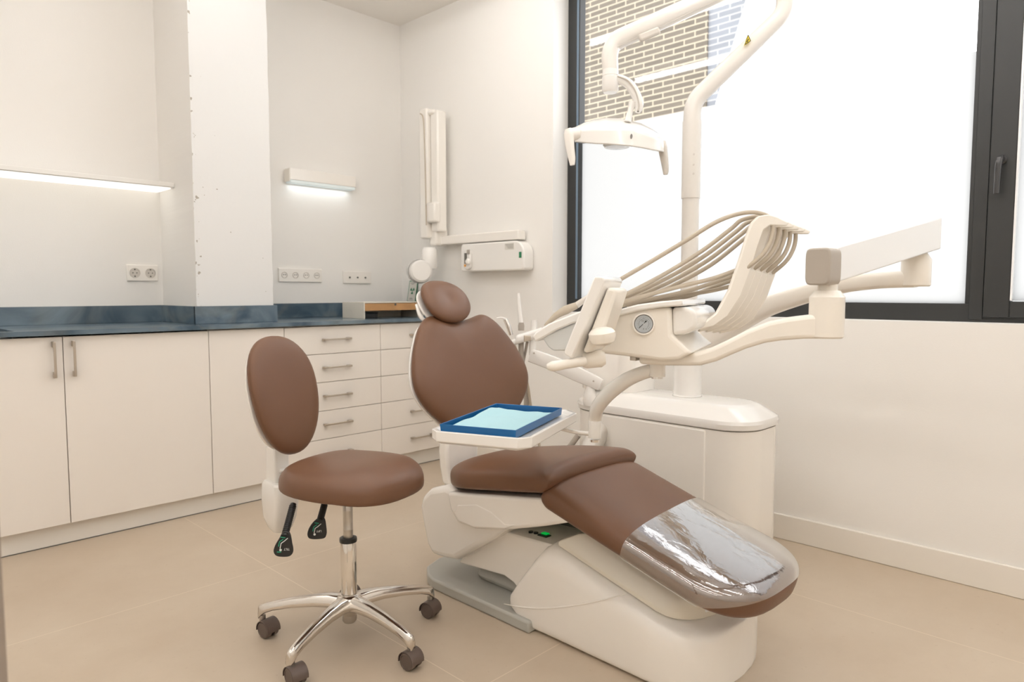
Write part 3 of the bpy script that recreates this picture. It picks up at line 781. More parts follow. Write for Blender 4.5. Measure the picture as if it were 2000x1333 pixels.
# grey floor plate
bm = bmesh.new()
pl_ = [(1.550, 1.436), (1.550, 1.91), (1.565, 1.96), (1.61, 2.02), (1.69, 2.05), (1.93, 2.05), (2.0, 2.0), (2.02, 1.92), (2.02, 1.436)]
bm_prism(bm, [V3((x, y, 0)) for x, y in pl_], V3((0, 0, .040)))
add('base_plate', bm, M['plate'], dc, bevel=.008, seg=3)
# main base cover
def base_ring(y, zb, zt, x0, x1, e=5.0):
    ring = []
    n = 40; cx, cz = (x0 + x1) / 2, (zb + zt) / 2
    for k in range(n):
        a = 2 * math.pi * k / n; ca, sa = math.cos(a), math.sin(a)
        ee = e if sa > 0 else 12
        ring.append(V3((cx + (x1 - x0) / 2 * math.copysign(abs(ca) ** (2 / ee), ca), y, cz + (zt - zb) / 2 * math.copysign(abs(sa) ** (2 / ee), sa))))
    return ring
stn = []
xa, xb = 1.565, 2.005
stn.append(base_ring(1.545, .060, .085, xa + .012, xb - .012))
stn.append(base_ring(1.535, .050, .105, xa + .004, xb - .004))
stn.append(base_ring(1.500, .022, .165, xa, xb))
stn.append(base_ring(1.450, .0005, .238, xa, xb))
stn.append(base_ring(1.415, .0005, .280, xa, xb))
stn.append(base_ring(1.385, .0005, .297, xa, xb))
stn.append(base_ring(1.350, .0005, .296, xa, xb))
for k in range(1, 8):
    y = 1.35 - (1.35 - 1.02) * k / 7; stn.append(base_ring(y, .0005, .296 - (1.35 - y) * .27, xa, xb))
for k in range(1, 11):
    a = math.pi / 2 * k / 10; y = 1.02 - .175 * math.sin(a); w = (xb - xa) / 2 * max(math.cos(a), .02) ** .62; c = (xa + xb) / 2 + .01 * math.sin(a)
    stn.append(base_ring(y, .0005, .207 - (1.02 - y) * .27, c - w, c + w, e=4))
loft('base_cover', stn, M['white'], dc, angle=50)
# raised deck over the cover
dk = [V3((x, y, .305 - (1.35 - y) * .27)) for x, y in ([(1.605, 1.345), (1.605, 1.00)] + [(1.785 + .18 * math.cos(a), 1.00 + .10 * math.sin(a)) for a in [math.radians(180 + 15 * k) for k in range(1, 12)]] + [(1.965, 1.00), (1.965, 1.345)])]
bm = bmesh.new()
dcx = 1.785
def dring(k, dz): return [V3((dcx + (p.x - dcx) * k, 1.345 - (1 - k) * .45 - (1.345 - p.y) * (1 - (1 - k) * .9), p.z + dz)) for p in dk]
bm_loft(bm, [dring(1.03, -.01), dring(1.03, .004), dring(1.0, .012), dring(.90, .036), dring(.80, .046)])
add('base_deck', bm, mat('pearl_plastic', (.76, .715, .62), .2, coat=.4, bump=.02), dc, bevel=.003)
# scissor link between plate and seat
lk = [PX(x, y, 1.62) for x, y in ((976, 1037), (1070, 1063), (1100, 1072), (1075, 1085), (1012, 1152), (1003, 1140), (985, 1126), (895, 1100), (905, 1085))]
prism('lift_link', lk, (.33, 0, 0), M['white'], dc, bevel=.006)
box('lift_socket', (1.66, 1.42, .0395), (1.93, 1.80, .085), M['plate'], dc, bevel=.02)
pk = [PX(x, y, 1.80) for x, y in ((985, 1010), (1060, 1005), (1135, 1000), (1150, 1020), (1110, 1040), (1065, 1052), (990, 1040))]
prism('lift_column', pk, (.14, 0, 0), M['dark'], dc, bevel=.003)
# switch and fuses on the shoulder of the lift link
so0 = PX(976, 1037, 1.62); sd_ = (PX(1070, 1063, 1.62) - so0).normalized(); nrm = X3.cross(sd_).normalized()
if nrm.z < 0: nrm = -nrm
for nm, px_, py_, a, b, h_, m_ in (('power_switch', 1063, 1047, .020, .013, .003, 'black'), ('switch_lamp', 1065, 1045, .012, .008, .006, 'gled')):
    c = PN(px_, py_, so0, nrm); obox(nm, c, sd_ * a, X3 * b, nrm * h_, M[m_], dc, bevel=.001)
for px_, py_ in ((1037, 1041), (1047, 1043)):
    lathe('fuse_cap', [(.0001, 0), (.008, 0), (.008, .005), (.0001, .005)], PN(px_, py_, so0, nrm), nrm, M['black'], dc, seg=16)
tube('cover_crease', [PX(x, y, 1.5655) for x, y in ((984, 1180), (1015, 1186), (1052, 1189), (1090, 1187), (1128, 1182), (1175, 1173), (1225, 1160))], [.0006, .003, .0034, .0034, .003, .002, .0006], M['white'], dc, n=6, seg=10)
# rear housing
rh = [PX(x, y, 1.56) for x, y in ((818, 990), (823, 970), (838, 955), (868, 950), (905, 968), (960, 1000), (985, 1035), (960, 1055), (888, 1096), (866, 1092), (842, 1085), (832, 1064), (824, 1025))]
prism('rear_housing', rh, (.42, 0, 0), M['white'], dc, bevel=.022, seg=4)
# seat pan
sp_ = [PX(x, y, 1.535) for x, y in ((872, 962), (1070, 976), (1110, 1000), (1158, 1016), (1125, 1020), (1060, 1030), (985, 1037), (925, 1034), (893, 1022), (878, 995))]
prism('seat_pan', sp_, (.44, 0, 0), M['white'], dc, bevel=.018, seg=4)
tr = [PX(x, y, 1.533) for x, y in ((893, 987), (930, 986), (958, 1000), (985, 1024), (1010, 1026), (985, 1034), (925, 1031), (896, 1019), (886, 1002))]
prism('side_trim', tr, (.008, 0, 0), M['white'], dc, bevel=.004, seg=3)
# seat cushion: long axis y from 1.33 (knee) to 1.80
def seat_z(y): return .392 + (1.80 - y) * .165
osd = None
CX = 1.762
def dens(o, st=.03):
    out = []
    for i in range(len(o)):
        a, b = o[i], o[(i + 1) % len(o)]; n = max(1, int(math.dist(a, b) / st))
        for k in range(n): out.append((a[0] + (b[0] - a[0]) * k / n, a[1] + (b[1] - a[1]) * k / n))
    return out
osd = dens(rrect(1.510, 1.998, 1.328, 1.865, [.13, .13, .05, .05], 8), .025)
def sf(u, v, w):
    # knee edge slopes: the top is further back than the bottom
    z0 = seat_z(v) + .045
    if w > 0 and v < 1.42: v2 = v + .0
    else: v2 = v
    side = ((u - CX) / .235) ** 2
    wz = w - (.010 * (1 - side) if w > .03 else 0)
    return V3((u, v2 + (wz + .03) * .12, z0 + wz))
def arc(t): return math.sqrt(max(0.0, 1 - (1 - t) ** 2))
def seat_stations(g=0):
    out = []
    for k in range(0, 11):                        # knee end, rolled edge
        t = k / 10; e = arc(t); out.append((1.332 + .045 * t, .228 + .010 * e, .008 + .040 * e, .004 + .042 * e))
    for y, tp_ in ((1.41, .051), (1.46, .056), (1.52, .058), (1.60, .057), (1.65, .056)): out.append((y, .240, tp_, .046))
    for k in range(1, 15):                        # rounded rear end
        t = 1 - k / 14; e = arc(t); out.append((1.885 - .19 * t, .02 + .22 * e ** .75, .004 + .05 * arc(min(1, t * 1.6)), .004 + .042 * arc(min(1, t * 3.5))))
    return out
def sf2(u, v, w): return V3((CX - .004 + u, v + (w + .03) * .10, seat_z(v) + .045 + w))
add('seat_cushion', cushion(seat_stations(), sf2, 2.8, 5), M['leather'], dc, angle=180)
# leg rest, sloping down to the foot end
LA = V3((0, 1.345, .505)); LD = V3((0, -.962, -.272)).normalized(); LN = V3((0, -LD.z, LD.y)).normalized()
if LN.z < 0: LN = -LN
LL = .645
def legf(u, v, w, o=0): return V3((CX, 0, 0)) + LA + X3 * u + LD * v + LN * (w + o - .047) + LD * (-.02 * (w > 0) * 0)
def leg_out(g=0):
    o = [(-.236 - g, -.012), (-.236 - g, .2), (-.230 - g, .44)]
    for k in range(0, 13):
        a = math.radians(180 * k / 12)
        o.append(((-.209 - g) * math.cos(a), .535 + (.162 + g) * max(0.0, math.sin(a)) ** .8))
    o += [(.232 + g, .44), (.238 + g, .2), (.238 + g, -.012)]
    return o
def dens(o, st=.03):
    out = []
    for i in range(len(o)):
        a, b = o[i], o[(i + 1) % len(o)]; n = max(1, int(math.dist(a, b) / st))
        for k in range(n): out.append((a[0] + (b[0] - a[0]) * k / n, a[1] + (b[1] - a[1]) * k / n))
    return out
def leg_stations(g=0):
    out = []
    for k in range(0, 11):
        t = k / 10; e = arc(t); out.append((-.014 + .04 * t, .228 + .010 * e + g, .010 + .052 * e + g, .004 + .043 * e + g))
    for k in range(1, 13): v = .04 + .47 * k / 12; out.append((v, .238 - .006 * k / 12 + g, .049 + .013 * (1 - k / 12) ** 2 + g, .047 + g))
    for k in range(1, 21):
        t = 1 - k / 20; e = arc(t); out.append((.51 + (.158 + g) * (1 - t), .012 + (.220 + g) * e ** .95, .004 + (.045 + g) * arc(min(1, t * 2.4)), .004 + (.043 + g) * arc(min(1, t * 2.4))))
    return out
add('leg_cushion', cushion(leg_stations(), legf, 3.0, 3.6), M['leather'], dc, angle=180)
# clear plastic foot cover: same surface, a few millimetres out, open underneath
bm = cushion(leg_stations(.004), legf, 3.0, 3.6, seg=96)
def lpt(v, w): return V3((CX, 0, 0)) + LA + LD * v + LN * (w - .047)
for co, no in ((lpt(.285, 0), LD + X3 * .06), (lpt(.50, -.045), LN - LD * .46), (lpt(.3, -.040), LN)):
    bmesh.ops.bisect_plane(bm, geom=bm.verts[:] + bm.edges[:] + bm.faces[:], plane_co=co, plane_no=no, clear_inner=True)
add('foot_cover', bm, M['vinyl'], dc, angle=180, label='clear glossy plastic foot cover')
# dish-shaped under-shell of the leg rest
us = [PX(x, y, 1.70) for x, y in ((1200, 1062), (1300, 1120), (1380, 1160), (1392, 1192), (1372, 1201), (1335, 1178), (1230, 1110))]
prism('leg_rail', us, (.12, 0, 0), M['beam'], dc, bevel=.008)
# backrest: profile half widths against height
prof = [(.535, .10), (.56, .155), (.60, .205), (.64, .250), (.68, .280), (.72, .295), (.76, .294), (.80, .284), (.85, .263), (.90, .234), (.94, .206), (.965, .178)]
yb = lambda z: 1.925 + (z - .55) * .36
obk = [(w, z) for z, w in prof]
topl = [(.150, .982), (.120, .985), (.085, .975), (.04, .966), (0, .964), (-.04, .966), (-.085, .975), (-.120, .985), (-.150, .982)]
obk += topl + [(-w, z) for z, w in prof[::-1]] + [(-.06, .520), (0, .516), (.06, .520)]
obk = [(q.x, q.y) for q in spline([V3((a, b, 0)) for a, b in obk], 3, closed=True)]
BX = 1.812
RB = V3((0, .36, 1)).normalized(); NB = V3((0, -1, .36)).normalized()
def bkf(u, v, w): return V3((BX + u, yb(v), v)) + NB * (w + .30 * u * u)
add('back_cushion', pillow(obk, bkf, top=.052, bot=.030, p=2.5, pb=3.4, rings=16, soft=6), M['leather'], dc, angle=180)
def bsf(u, v, w): return V3((BX + u, yb(v), v)) + NB * (w - .030 + .30 * u * u)
add('back_shell', pillow([(a * .965, (b - .75) * .965 + .75) for a, b in obk], bsf, top=.010, bot=.028, p=4, pb=3), M['white2'], dc, angle=180)
# curved support plate below the backrest
sp2 = [PY(x, y, 1.90) for x, y in ((874, 858), (872, 885), (874, 915), (880, 950), (905, 955), (935, 945), (935, 858))]
prism('back_support', sp2, (0, .05, 0), M['white'], dc, bevel=.012, seg=3)
# headrest
HC = V3((1.760, 2.085, 1.040)); hu = V3((0.0, .60, .80)).normalized(); hn = V3((0, -.80, .60)).normalized()
def hf(u, v, w): return HC + X3 * u + hu * v + hn * (w + 1.1 * u * u)
add('headrest_cushion', pillow(ell(.113, .100, e=2.2, egg=-.03), hf, top=.036, bot=.026, p=2.3, dish=.006, soft=4), M['leather'], dc, angle=180)
def hsf(u, v, w): return HC + X3 * u + hu * v + hn * (w - .034 + 1.1 * u * u)
add('headrest_shell', pillow(ell(.112, .088, e=2.3), hsf, top=.008, bot=.016, p=3), M['white2'], dc, angle=180)
obox('headrest_bar', V3((1.76, 2.10, .965)), X3 * .045, V3((0, .012, .05)), V3((0, .008, -.002)), M['chrome'], dc, bevel=.003)
for s in (-1, 1): tube('headrest_rod', [(1.76 + .04 * s, 2.10, .99), (1.76 + .045 * s, 2.09, .93)], .006, M['chrome'], dc, seg=10)
tube('headrest_lever', [(1.66, 2.13, 1.03), (1.655, 2.10, .985), (1.68, 2.085, .962), (1.72, 2.08, .955)], [.007, .008, .007, .005], M['white2'], dc, seg=10)

# ============================================================ DENTAL UNIT CABINET (floor box, spittoon tower)
un = thing('service_cabinet', (2.48, 1.4, 0), 'tall white dental unit cabinet on the floor under the window', 'dental unit')
x0, x1, y0, y1 = 2.30, 2.64, 1.085, 1.90
rr_ = [.13, .13, .13, .13]
rings = []
for (z, g) in ((.0, .012), (.004, .004), (.05, 0), (.575, 0)):
    rings.append([V3((x, y, z)) for x, y in rrect(x0 + g, x1 - g, y0 + g, y1 - g, .125, 10)])
loft('cabinet_body', rings, M['white'], un)
rings = []
for (z, g) in ((.578, .0), (.582, -.006), (.600, -.008), (.612, -.004), (.650, .045), (.658, .060), (.660, .075)):
    rings.append([V3((x, y, z)) for x, y in rrect(x0 + g, x1 - g, y0 + g, y1 - g, .125 - g * .4, 10)])
loft('cabinet_lid', rings, M['white2'], un, angle=25)
box('service_door', (x0 - .006, 1.245, .07), (x0 + .01, 1.745, .571), M['white'], un, bevel=.004)
# spittoon tower
tw = []
for (z, g) in ((.6605, 0), (.70, 0), (.82, .0), (.835, .01)):
    tw.append([V3((x, y, z)) for x, y in rrect(2.36 + g, 2.60 - g, 1.63 + g, 1.90 - g, .06, 6)])
loft('spittoon_tower', tw, M['white'], un)
bm = bmesh.new(); bm_lathe(bm, [(.0001, 0), (.05, 0), (.10, .03), (.115, .06), (.110, .062), (.09, .035), (.0001, .015)], (2.46, 1.76, .835), Z3, 32)
add('spittoon_bowl', bm, M['pale'], un)

# ============================================================ LAMP POST, ARM AND LAMP HEAD
lp = thing('operating_lamp', (2.48, 1.43, .66), 'white dental operating lamp on a bent post rising from the cabinet', 'operating lamp')
post = V3((2.48, 1.428, 0))
lathe('post_sleeve', [(.0001, .6605), (.058, .6605), (.058, .665), (.055, .667), (.055, .800), (.050, .81), (.0001, .81)], post, Z3, M['white2'], lp, seg=36)
DP = 2.77
bend0 = PX(1348, 200, 2.48)
b1, b2 = P(1534, 24, 2.68), P(1531, -105, 2.66)
pth = [post + Z3 * .80, post + Z3 * (bend0.z - .30)] 
b0 = V3((post.x, post.y, bend0.z))
def fillet(a, c, b, r, n=8):
    u = (a - c).normalized(); v = (b - c).normalized(); p, q = c + u * r, c + v * r
    return [((1 - t) ** 2) * p + 2 * t * (1 - t) * c + t * t * q for t in [k / n for k in range(n + 1)]]
pth = [post + Z3 * .80] + fillet(post + Z3 * .8, b0, b1, .05) + fillet(b0, b1, b2, .045) + [b2]
tube('lamp_post', pth, .0335, M['lampwhite'], lp, smooth_path=False, seg=28, angle=60)
lathe('post_collar', [(.0001, 0), (.0365, 0), (.0365, -.30), (.0001, -.30)], V3((post.x, post.y, bend0.z - .075)), Z3, M['lampwhite'], lp, seg=32)
for zz in (305, 325, 342): 
    q = PX(1352, zz, 2.48)
    lathe('post_screw', [(.0001, 0), (.004, 0), (.004, .002), (.0001, .002)], V3((post.x, post.y, q.z)) - V3((FW.x, FW.y, 0)).normalized() * .0362, -V3((FW.x, FW.y, 0)), M['lightgrey'], lp, seg=10)
# warning triangle sticker on the sloped post
sc_ = P(1461, 78, 2.665)
bm = bmesh.new()
tri = [P(1455, 87, 2.645), P(1461, 68, 2.645), P(1466, 80, 2.648)]
bm_prism(bm, tri, FW * .012); s_ = add('warning_sticker', bm, M['yellow'], lp, smooth=False)
bm = bmesh.new()
for a, b in zip(tri, tri[1:] + tri[:1]): bm_tube(bm, [a - FW * .0005, b - FW * .0005], .0011, 6)
add('sticker_border', bm, M['black'], s_)
bm = bmesh.new(); bm_tube(bm, [P(1459, 82, 2.643), P(1462, 76, 2.643)], .0018, 6); add('sticker_symbol', bm, M['black'], s_)
# spring arm
ja = P(1531, -70, 2.66); kn = P(1192, 105, 2.50); 
lathe('arm_joint', [(.0001, -.05), (.040, -.05), (.042, -.045), (.042, .06), (.038, .07), (.0001, .07)], ja, Z3, M['white2'], lp, seg=30)
kb = P(1192, 88, 2.50); kd = P(1192, 158, 2.50)
a_end = fillet(ja, P(1190, 85, 2.5), kd, .055)
tube('spring_arm', [ja] + a_end + [kd + Z3 * .035], [.034] * 4 + [.030] * 4 + [.0285], M['lampwhite'], lp, smooth_path=False, seg=26, angle=60)
# inset grey plate on the arm
g0, g1 = P(1245, 76, 2.487), P(1290, 57, 2.495)
gd = (g1 - g0).normalized(); gw = gd.cross(FW).normalized()
obox('arm_inset', (g0 + g1) / 2 + gw * (-.002), gd * .042, gw * .014, FW * .009, M['lightgrey'], lp, bevel=.008, seg=3)
bm = bmesh.new(); bm_tube(bm, [P(1205, 92, 2.478), P(1405, -2, 2.57)], .0014, 6); add('arm_seam', bm, M['lightgrey'], lp)
lathe('knuckle', [(.0001, -.030), (.024, -.030), (.0295, -.022), (.0295, .024), (.0275, .025), (.0275, .028), (.0295, .029), (.0285, .05), (.0001, .05)], kd - Z3 * .012, Z3, M['white2'], lp, seg=30)
tube('gooseneck', [P(1186, 155, 2.5), P(1205, 154, 2.5), P(1226, 163, 2.5), P(1240, 182, 2.5), P(1248, 205, 2.5), P(1245, 219, 2.5)], [.014, .0165, .017, .017, .0165, .010], M['white2'], lp, n=8, seg=18, sup=2.6)
tube('gooseneck_inlay', [P(1206, 149, 2.483), P(1226, 158, 2.481), P(1241, 178, 2.481), P(1248, 203, 2.481), P(1246, 216, 2.485)], [.004, .008, .0085, .0085, .003], M['lightgrey'], lp, n=8, seg=12, ry=.003)
tube('head_stem', [P(1236, 200, 2.5), P(1231, 216, 2.5), P(1226, 238, 2.5)], [.016, .010, .013], M['white2'], lp, n=6, seg=14)
lathe('stem_screw', [(.0001, 0), (.003, 0), (.003, .002), (.0001, .002)], P(1246, 218, 2.48), -FW, M['dark'], lp, seg=8)
# lamp head: left wing and right wing, swept front; lofted in the plane of the photo, 0.12 m deep
DH = 2.5
def wing(name, secs, m):
    """secs: list of (px_x, top_y, ridge_y, bottom_y, depth) closed ring per station"""
    rings = []
    for (x, yt, yr, ybm, d, th) in secs:
        a, b, c = P(x, yt, d + th * .5), P(x, yr, d), P(x, ybm, d)
        e, f = P(x, ybm, d + th), P(x, yr, d + th)
        rings.append([a, P(x, (yt * .55 + yr * .45), d + th * .12), b, c, P(x, ybm + 1.5, d + th * .5), e, f, P(x, (yt * .55 + yr * .45), d + th * .88)])
    return loft(name, rings, m, lp, bevel=.004, angle=30)
hd_ = wing('lamp_head', [(1122, 249, 255, 277, 2.54, .10), (1140, 240, 255, 279, 2.52, .13), (1160, 233, 254, 281, 2.49, .16), (1185, 230, 254, 282, 2.47, .18), (1210, 231, 253, 284, 2.46, .18), (1232, 236, 254, 286, 2.455, .18), (1252, 241, 259, 289, 2.46, .17), (1272, 251, 267, 293, 2.475, .14), (1288, 262, 274, 296, 2.49, .11), (1297, 272, 279, 297, 2.51, .08)], M['white2'])
lathe('lamp_lens', [(.0001, 0), (.052, 0), (.045, -.010), (.0001, -.014)], P(1205, 283, 2.55), Z3, M['pale'], hd_, seg=30)
bm = bmesh.new(); pts = [P(1233.5 + 2.0 * math.cos(a), 266 + 4.5 * math.sin(a), 2.449) for a in [2 * math.pi * k / 16 for k in range(16)]]
bm_prism(bm, pts, FW * .006); add('sensor_window', bm, M['ink'], hd_)
def hdl(name, px, dd):
    return tube(name, [P(*q, dd) for q in px], [.012, .016, .014, .012, .010], M['lightgrey'], lp, n=6, seg=14, ry=[.008, .011, .010, .009, .007], sup=2.6)
lathe('handle_joint', [(.0001, 0), (.022, 0), (.024, .01), (.020, .03), (.0001, .03)], P(1117, 262, 2.54), RT, M['white'], lp, seg=24)
tube('lamp_handle', [P(1110, 252, 2.53), P(1111, 262, 2.53), P(1113, 285, 2.53), P(1117, 310, 2.53), P(1118, 323, 2.53)], [.014, .021, .018, .014, .009], M['white'], lp, n=6, seg=16, ry=[.008, .011, .010, .009, .006], sup=2.6)
tube('lamp_handle', [P(1294, 276, 2.53), P(1294, 288, 2.53), P(1297, 308, 2.53), P(1300, 330, 2.53), P(1300, 341, 2.53)], [.010, .017, .015, .012, .008], M['lightgrey'], lp, n=6, seg=16, ry=[.010, .012, .010, .009, .006], sup=2.6)

# ============================================================ DELIVERY UNIT
du = thing('delivery_unit', V3((2.48, 1.43, .8)), 'white over-the-patient delivery unit with hanging hoses and pressure gauge', 'dental delivery unit')
# rear arm: collar on the post to the elbow
def Pp(px, py, d): return P(px, py, d)
lathe('post_clamp', [(.0001, 0), (.068, 0), (.070, .01), (.070, .075), (.062, .09), (.0001, .09)], V3((post.x, post.y, .811)), Z3, M['white'], du, seg=36)
tube('rear_arm', [P(1352, 672, 2.76), P(1400, 650, 2.66), P(1450, 622, 2.55), P(1502, 598, 2.43), P(1581, 573, 2.26), P(1650, 556, 2.13), P(1720, 548, 2.02), P(1790, 545, 1.95)], [.034, .034, .033, .032, .030, .030, .030, .032], M['warmpl'], du, n=8, seg=20, ry=[.055, .052, .042, .034, .029, .026, .024, .024], sup=3.5)
J2 = P(1789, 530, 1.95)
z_b = P(1789, 560, 1.95).z; z_t = P(1789, 508, 1.95).z; z_c = P(1789, 492, 1.95).z
lathe('rear_elbow', [(.0001, z_b), (.034, z_b), (.038, z_b + .004), (.038, z_t), (.024, z_c), (.0001, z_c)], V3((J2.x, J2.y, 0)), Z3, M['warmpl'], du, seg=30)
# lifting beam
A = P(1597, 521, 1.59); B = P(1812, 457, 1.965)
bd = (B - A).normalized(); side = bd.cross(Z3).normalized(); bup = side.cross(bd).normalized()
if bup.z < 0: bup = -bup
def beam_end(c, tilt): return c
sideh = .036
H2 = .041
bmv = [A + bd * .02, B]
bm = bmesh.new()
r0 = [A + bd * .015 + side * s * sideh + Z3 * t_ * H2 for s, t_ in ((-1, -1), (1, -1), (1, 1), (-1, 1))]
r1 = [B + side * s * sideh + Z3 * t_ * (H2 + .003) for s, t_ in ((-1, -1), (1, -1), (1, 1), (-1, 1))]
bm_loft(bm, [r0, r1]); bmn = add('lifting_beam', bm, M['beam'], du, bevel=.004)
lathe('beam_neck', [(.0001, z_c - .004), (.022, z_c - .004), (.022, z_c + .03), (.0001, z_c + .03)], V3((J2.x, J2.y, 0)), Z3, M['warmpl'], du)
for (px, py, d) in ((1638, 533, 1.612), (1810, 469, 1.905), (1816, 468, 1.915)):
    q = P(px, py, d - .02)
    lathe('beam_screw', [(.0001, 0), (.004, 0), (.004, .003), (.0001, .003)], V3((px * 0, 0, 0)) + P(px, py, d + .0), side if side.dot(FW) < 0 else -side, M['greypl'], du, seg=10)
# grey end cap, facing the viewer and slightly left
ecc = P(1596, 521, 1.565); en = V3((-bd.x, -bd.y, 0)).normalized(); eu = Z3; er = en.cross(eu)
cap = [ecc + er * x + eu * z for x, z in [(.0295 * math.copysign(abs(math.cos(a)) ** .35, math.cos(a)), .042 * math.copysign(abs(math.sin(a)) ** .35, math.sin(a))) for a in [2 * math.pi * k / 40 for k in range(40)]]]
prism('beam_end_cap', cap, -en * .055, M['greypl'], du, bevel=.004)
# front elbow and front arm
J1 = P(1615, 600, 1.60)
zt, zc_, zn, zb = P(1615, 581, 1.6).z, P(1615, 568, 1.6).z, P(1615, 545, 1.6).z, P(1615, 661, 1.6).z
lathe('front_elbow', [(.0001, zb), (.034, zb), (.0385, zb + .004), (.0385, zt), (.027, zc_), (.022, zc_), (.022, zn + .012), (.0001, zn + .012)], V3((J1.x, J1.y, 0)), Z3, M['warmpl'], du, seg=32)
oA = P(1290, 705, 1.76); dA = (V3((J1.x, J1.y, 0)) - V3((oA.x, oA.y, 0))).normalized(); nA = V3((-dA.y, dA.x, 0))
if nA.dot(FW) < 0: nA = -nA
fa = [(1615, 614), (1581, 615), (1540, 620), (1502, 628), (1459, 645), (1420, 665), (1390, 679), (1350, 690), (1300, 693), (1252, 695), (1252, 710), (1310, 713), (1370, 713), (1403, 704), (1430, 692), (1459, 680), (1495, 669), (1528, 664), (1570, 661), (1615, 661)]
pts = [PN(x, y, V3((J1.x, J1.y, zb)), nA) for x, y in fa]
prism('front_arm', [q - nA * .030 for q in pts], nA * .060, M['warmpl'], du, bevel=.012, seg=3)

# console
cang = AZ - math.radians(24)          # the console's depth direction points between the view axis and the window
VC = V3((math.cos(cang), math.sin(cang), 0)); UC = V3((VC.y, -VC.x, 0))
CO = P(1310, 640, 1.68)
def Q(px, py, off=0): return PN(px, py, CO + VC * off, VC)
body = [(1150, 640), (1165, 625), (1200, 613), (1250, 603), (1310, 600), (1312, 655), (1350, 690), (1326, 704), (1290, 706), (1225, 697), (1165, 690), (1140, 672)]
con = prism('console_body', [Q(x, y) for x, y in body], VC * .34, M['warmpl'], du, bevel=.010, seg=3)
rim = [(1187, 622), (1200, 607), (1245, 595), (1290, 589), (1332, 585), (1334, 598), (1290, 601), (1245, 608), (1205, 618), (1192, 628)]
prism('console_rim', [Q(x, y, -.012) for x, y in rim], VC * .36, M['white2'], du, bevel=.004)
# drawer block on the right side of the console
d0 = Q(1311, 598); 
bm = bmesh.new()
dd0 = Q(1312, 600, .01); dd1 = Q(1312, 656, .01)
prism('drawer_block', [dd0, dd0 + UC * .045, dd0 + UC * .06 - Z3 * .015, dd0 + UC * .06 - Z3 * .05, dd0 + UC * .04 - Z3 * .065, dd1], VC * .33, M['white2'], du, bevel=.012, seg=4)
prism('console_shelf', [Q(1312, 657, .005), Q(1352, 690, .005), Q(1325, 702, .005)], VC * .335, M['warmpl'], du, bevel=.003)
# gauge
gc = Q(1257.5, 633, -.001)
gn = -V3((math.cos(AZ - math.radians(17)), math.sin(AZ - math.radians(17)), 0))
GR = .0275
gz = lathe('pressure_gauge', [(.0001, -.01), (GR, -.01), (GR, .0055), (GR - .0012, .0065), (GR - .004, .0065), (GR - .0045, .002), (.0001, .002)], gc, gn, M['white'], du, seg=40)
lathe('gauge_face', [(.0001, 0), (GR - .0046, 0), (GR - .0046, .0004), (.0001, .0004)], gc + gn * .0021, gn, M['dial'], gz, seg=36)
gr = V3((-gn.y, gn.x, 0)); gr = gr if gr.dot(RT) > 0 else -gr
bm = bmesh.new()
bm_tube(bm, [gc + gn * .0034 + gr * (-.011) - Z3 * .010, gc + gn * .0034 + gr * .007 + Z3 * .008], .0007, 6)
bm_lathe(bm, [(.0001, 0), (.002, 0), (.002, .001), (.0001, .001)], gc + gn * .0030 + gr * .005 + Z3 * .006, gn, 8)
add('gauge_needle', bm, M['black'], gz)
lathe('needle_hub', [(.0001, 0), (.0015, 0), (.0015, .001), (.0001, .001)], gc + gn * .0042, gn, M['wprint'], gz, seg=10)
bm = bmesh.new()
for k in range(19):
    a = math.radians(-45 + 270 * k / 18); dv = gr * math.cos(a) + Z3 * math.sin(a)
    L_ = .0155 if k % 3 else .0145
    bm_tube(bm, [gc + gn * .0027 + dv * L_, gc + gn * .0027 + dv * .0172], .0003, 5)
for k in range(24):
    a0 = math.radians(-45 + 270 * k / 24); a1_ = math.radians(-45 + 270 * (k + 1) / 24)
    bm_tube(bm, [gc + gn * .0027 + (gr * math.cos(a0) + Z3 * math.sin(a0)) * .0122, gc + gn * .0027 + (gr * math.cos(a1_) + Z3 * math.sin(a1_)) * .0122], .00025, 5)
add('gauge_scale', bm, M['black'], gz)
lathe('gauge_bezel', [(GR - .0062, .002), (GR - .0042, .002), (GR - .0042, .0052), (GR - .0062, .0030)], gc, gn, M['ink'], gz, seg=40, cap=False)
text('gauge_unit', 'bar', .006, gc + gn * .0028 + Z3 * .0078 - gr * .0015, gr, Z3, M['ink'], gz)
text('gauge_numbers', '4  6', .006, gc + gn * .0028 - Z3 * .0125 + gr * .003, gr, Z3, M['ink'], gz)
# hose arms (whips): five curved blades, each a part
blade = [(1352, 648), (1354, 634), (1378, 629), (1400, 612), (1424, 568), (1446, 505), (1462, 452), (1470, 434), (1482, 422), (1500, 419), (1520, 424), (1541, 435), (1538, 441), (1520, 441), (1505, 440), (1492, 449), (1481, 480), (1466, 530), (1448, 578), (1422, 618), (1394, 638)]
ob_ = P(1400, 560, 1.80)
nb = V3((math.cos(AZ + math.radians(12)), math.sin(AZ + math.radians(12)), 0))
step = P(1413.5, 562.5, 1.828) - P(1400, 560, 1.80)
bladew = [(x, y) for x, y in blade]
for k in range(5):
    pts = [PN(x, y, ob_, nb) + step * k for x, y in bladew]
    prism('hose_arm', pts, nb * .012, M['warmpl'], du, bevel=.003)
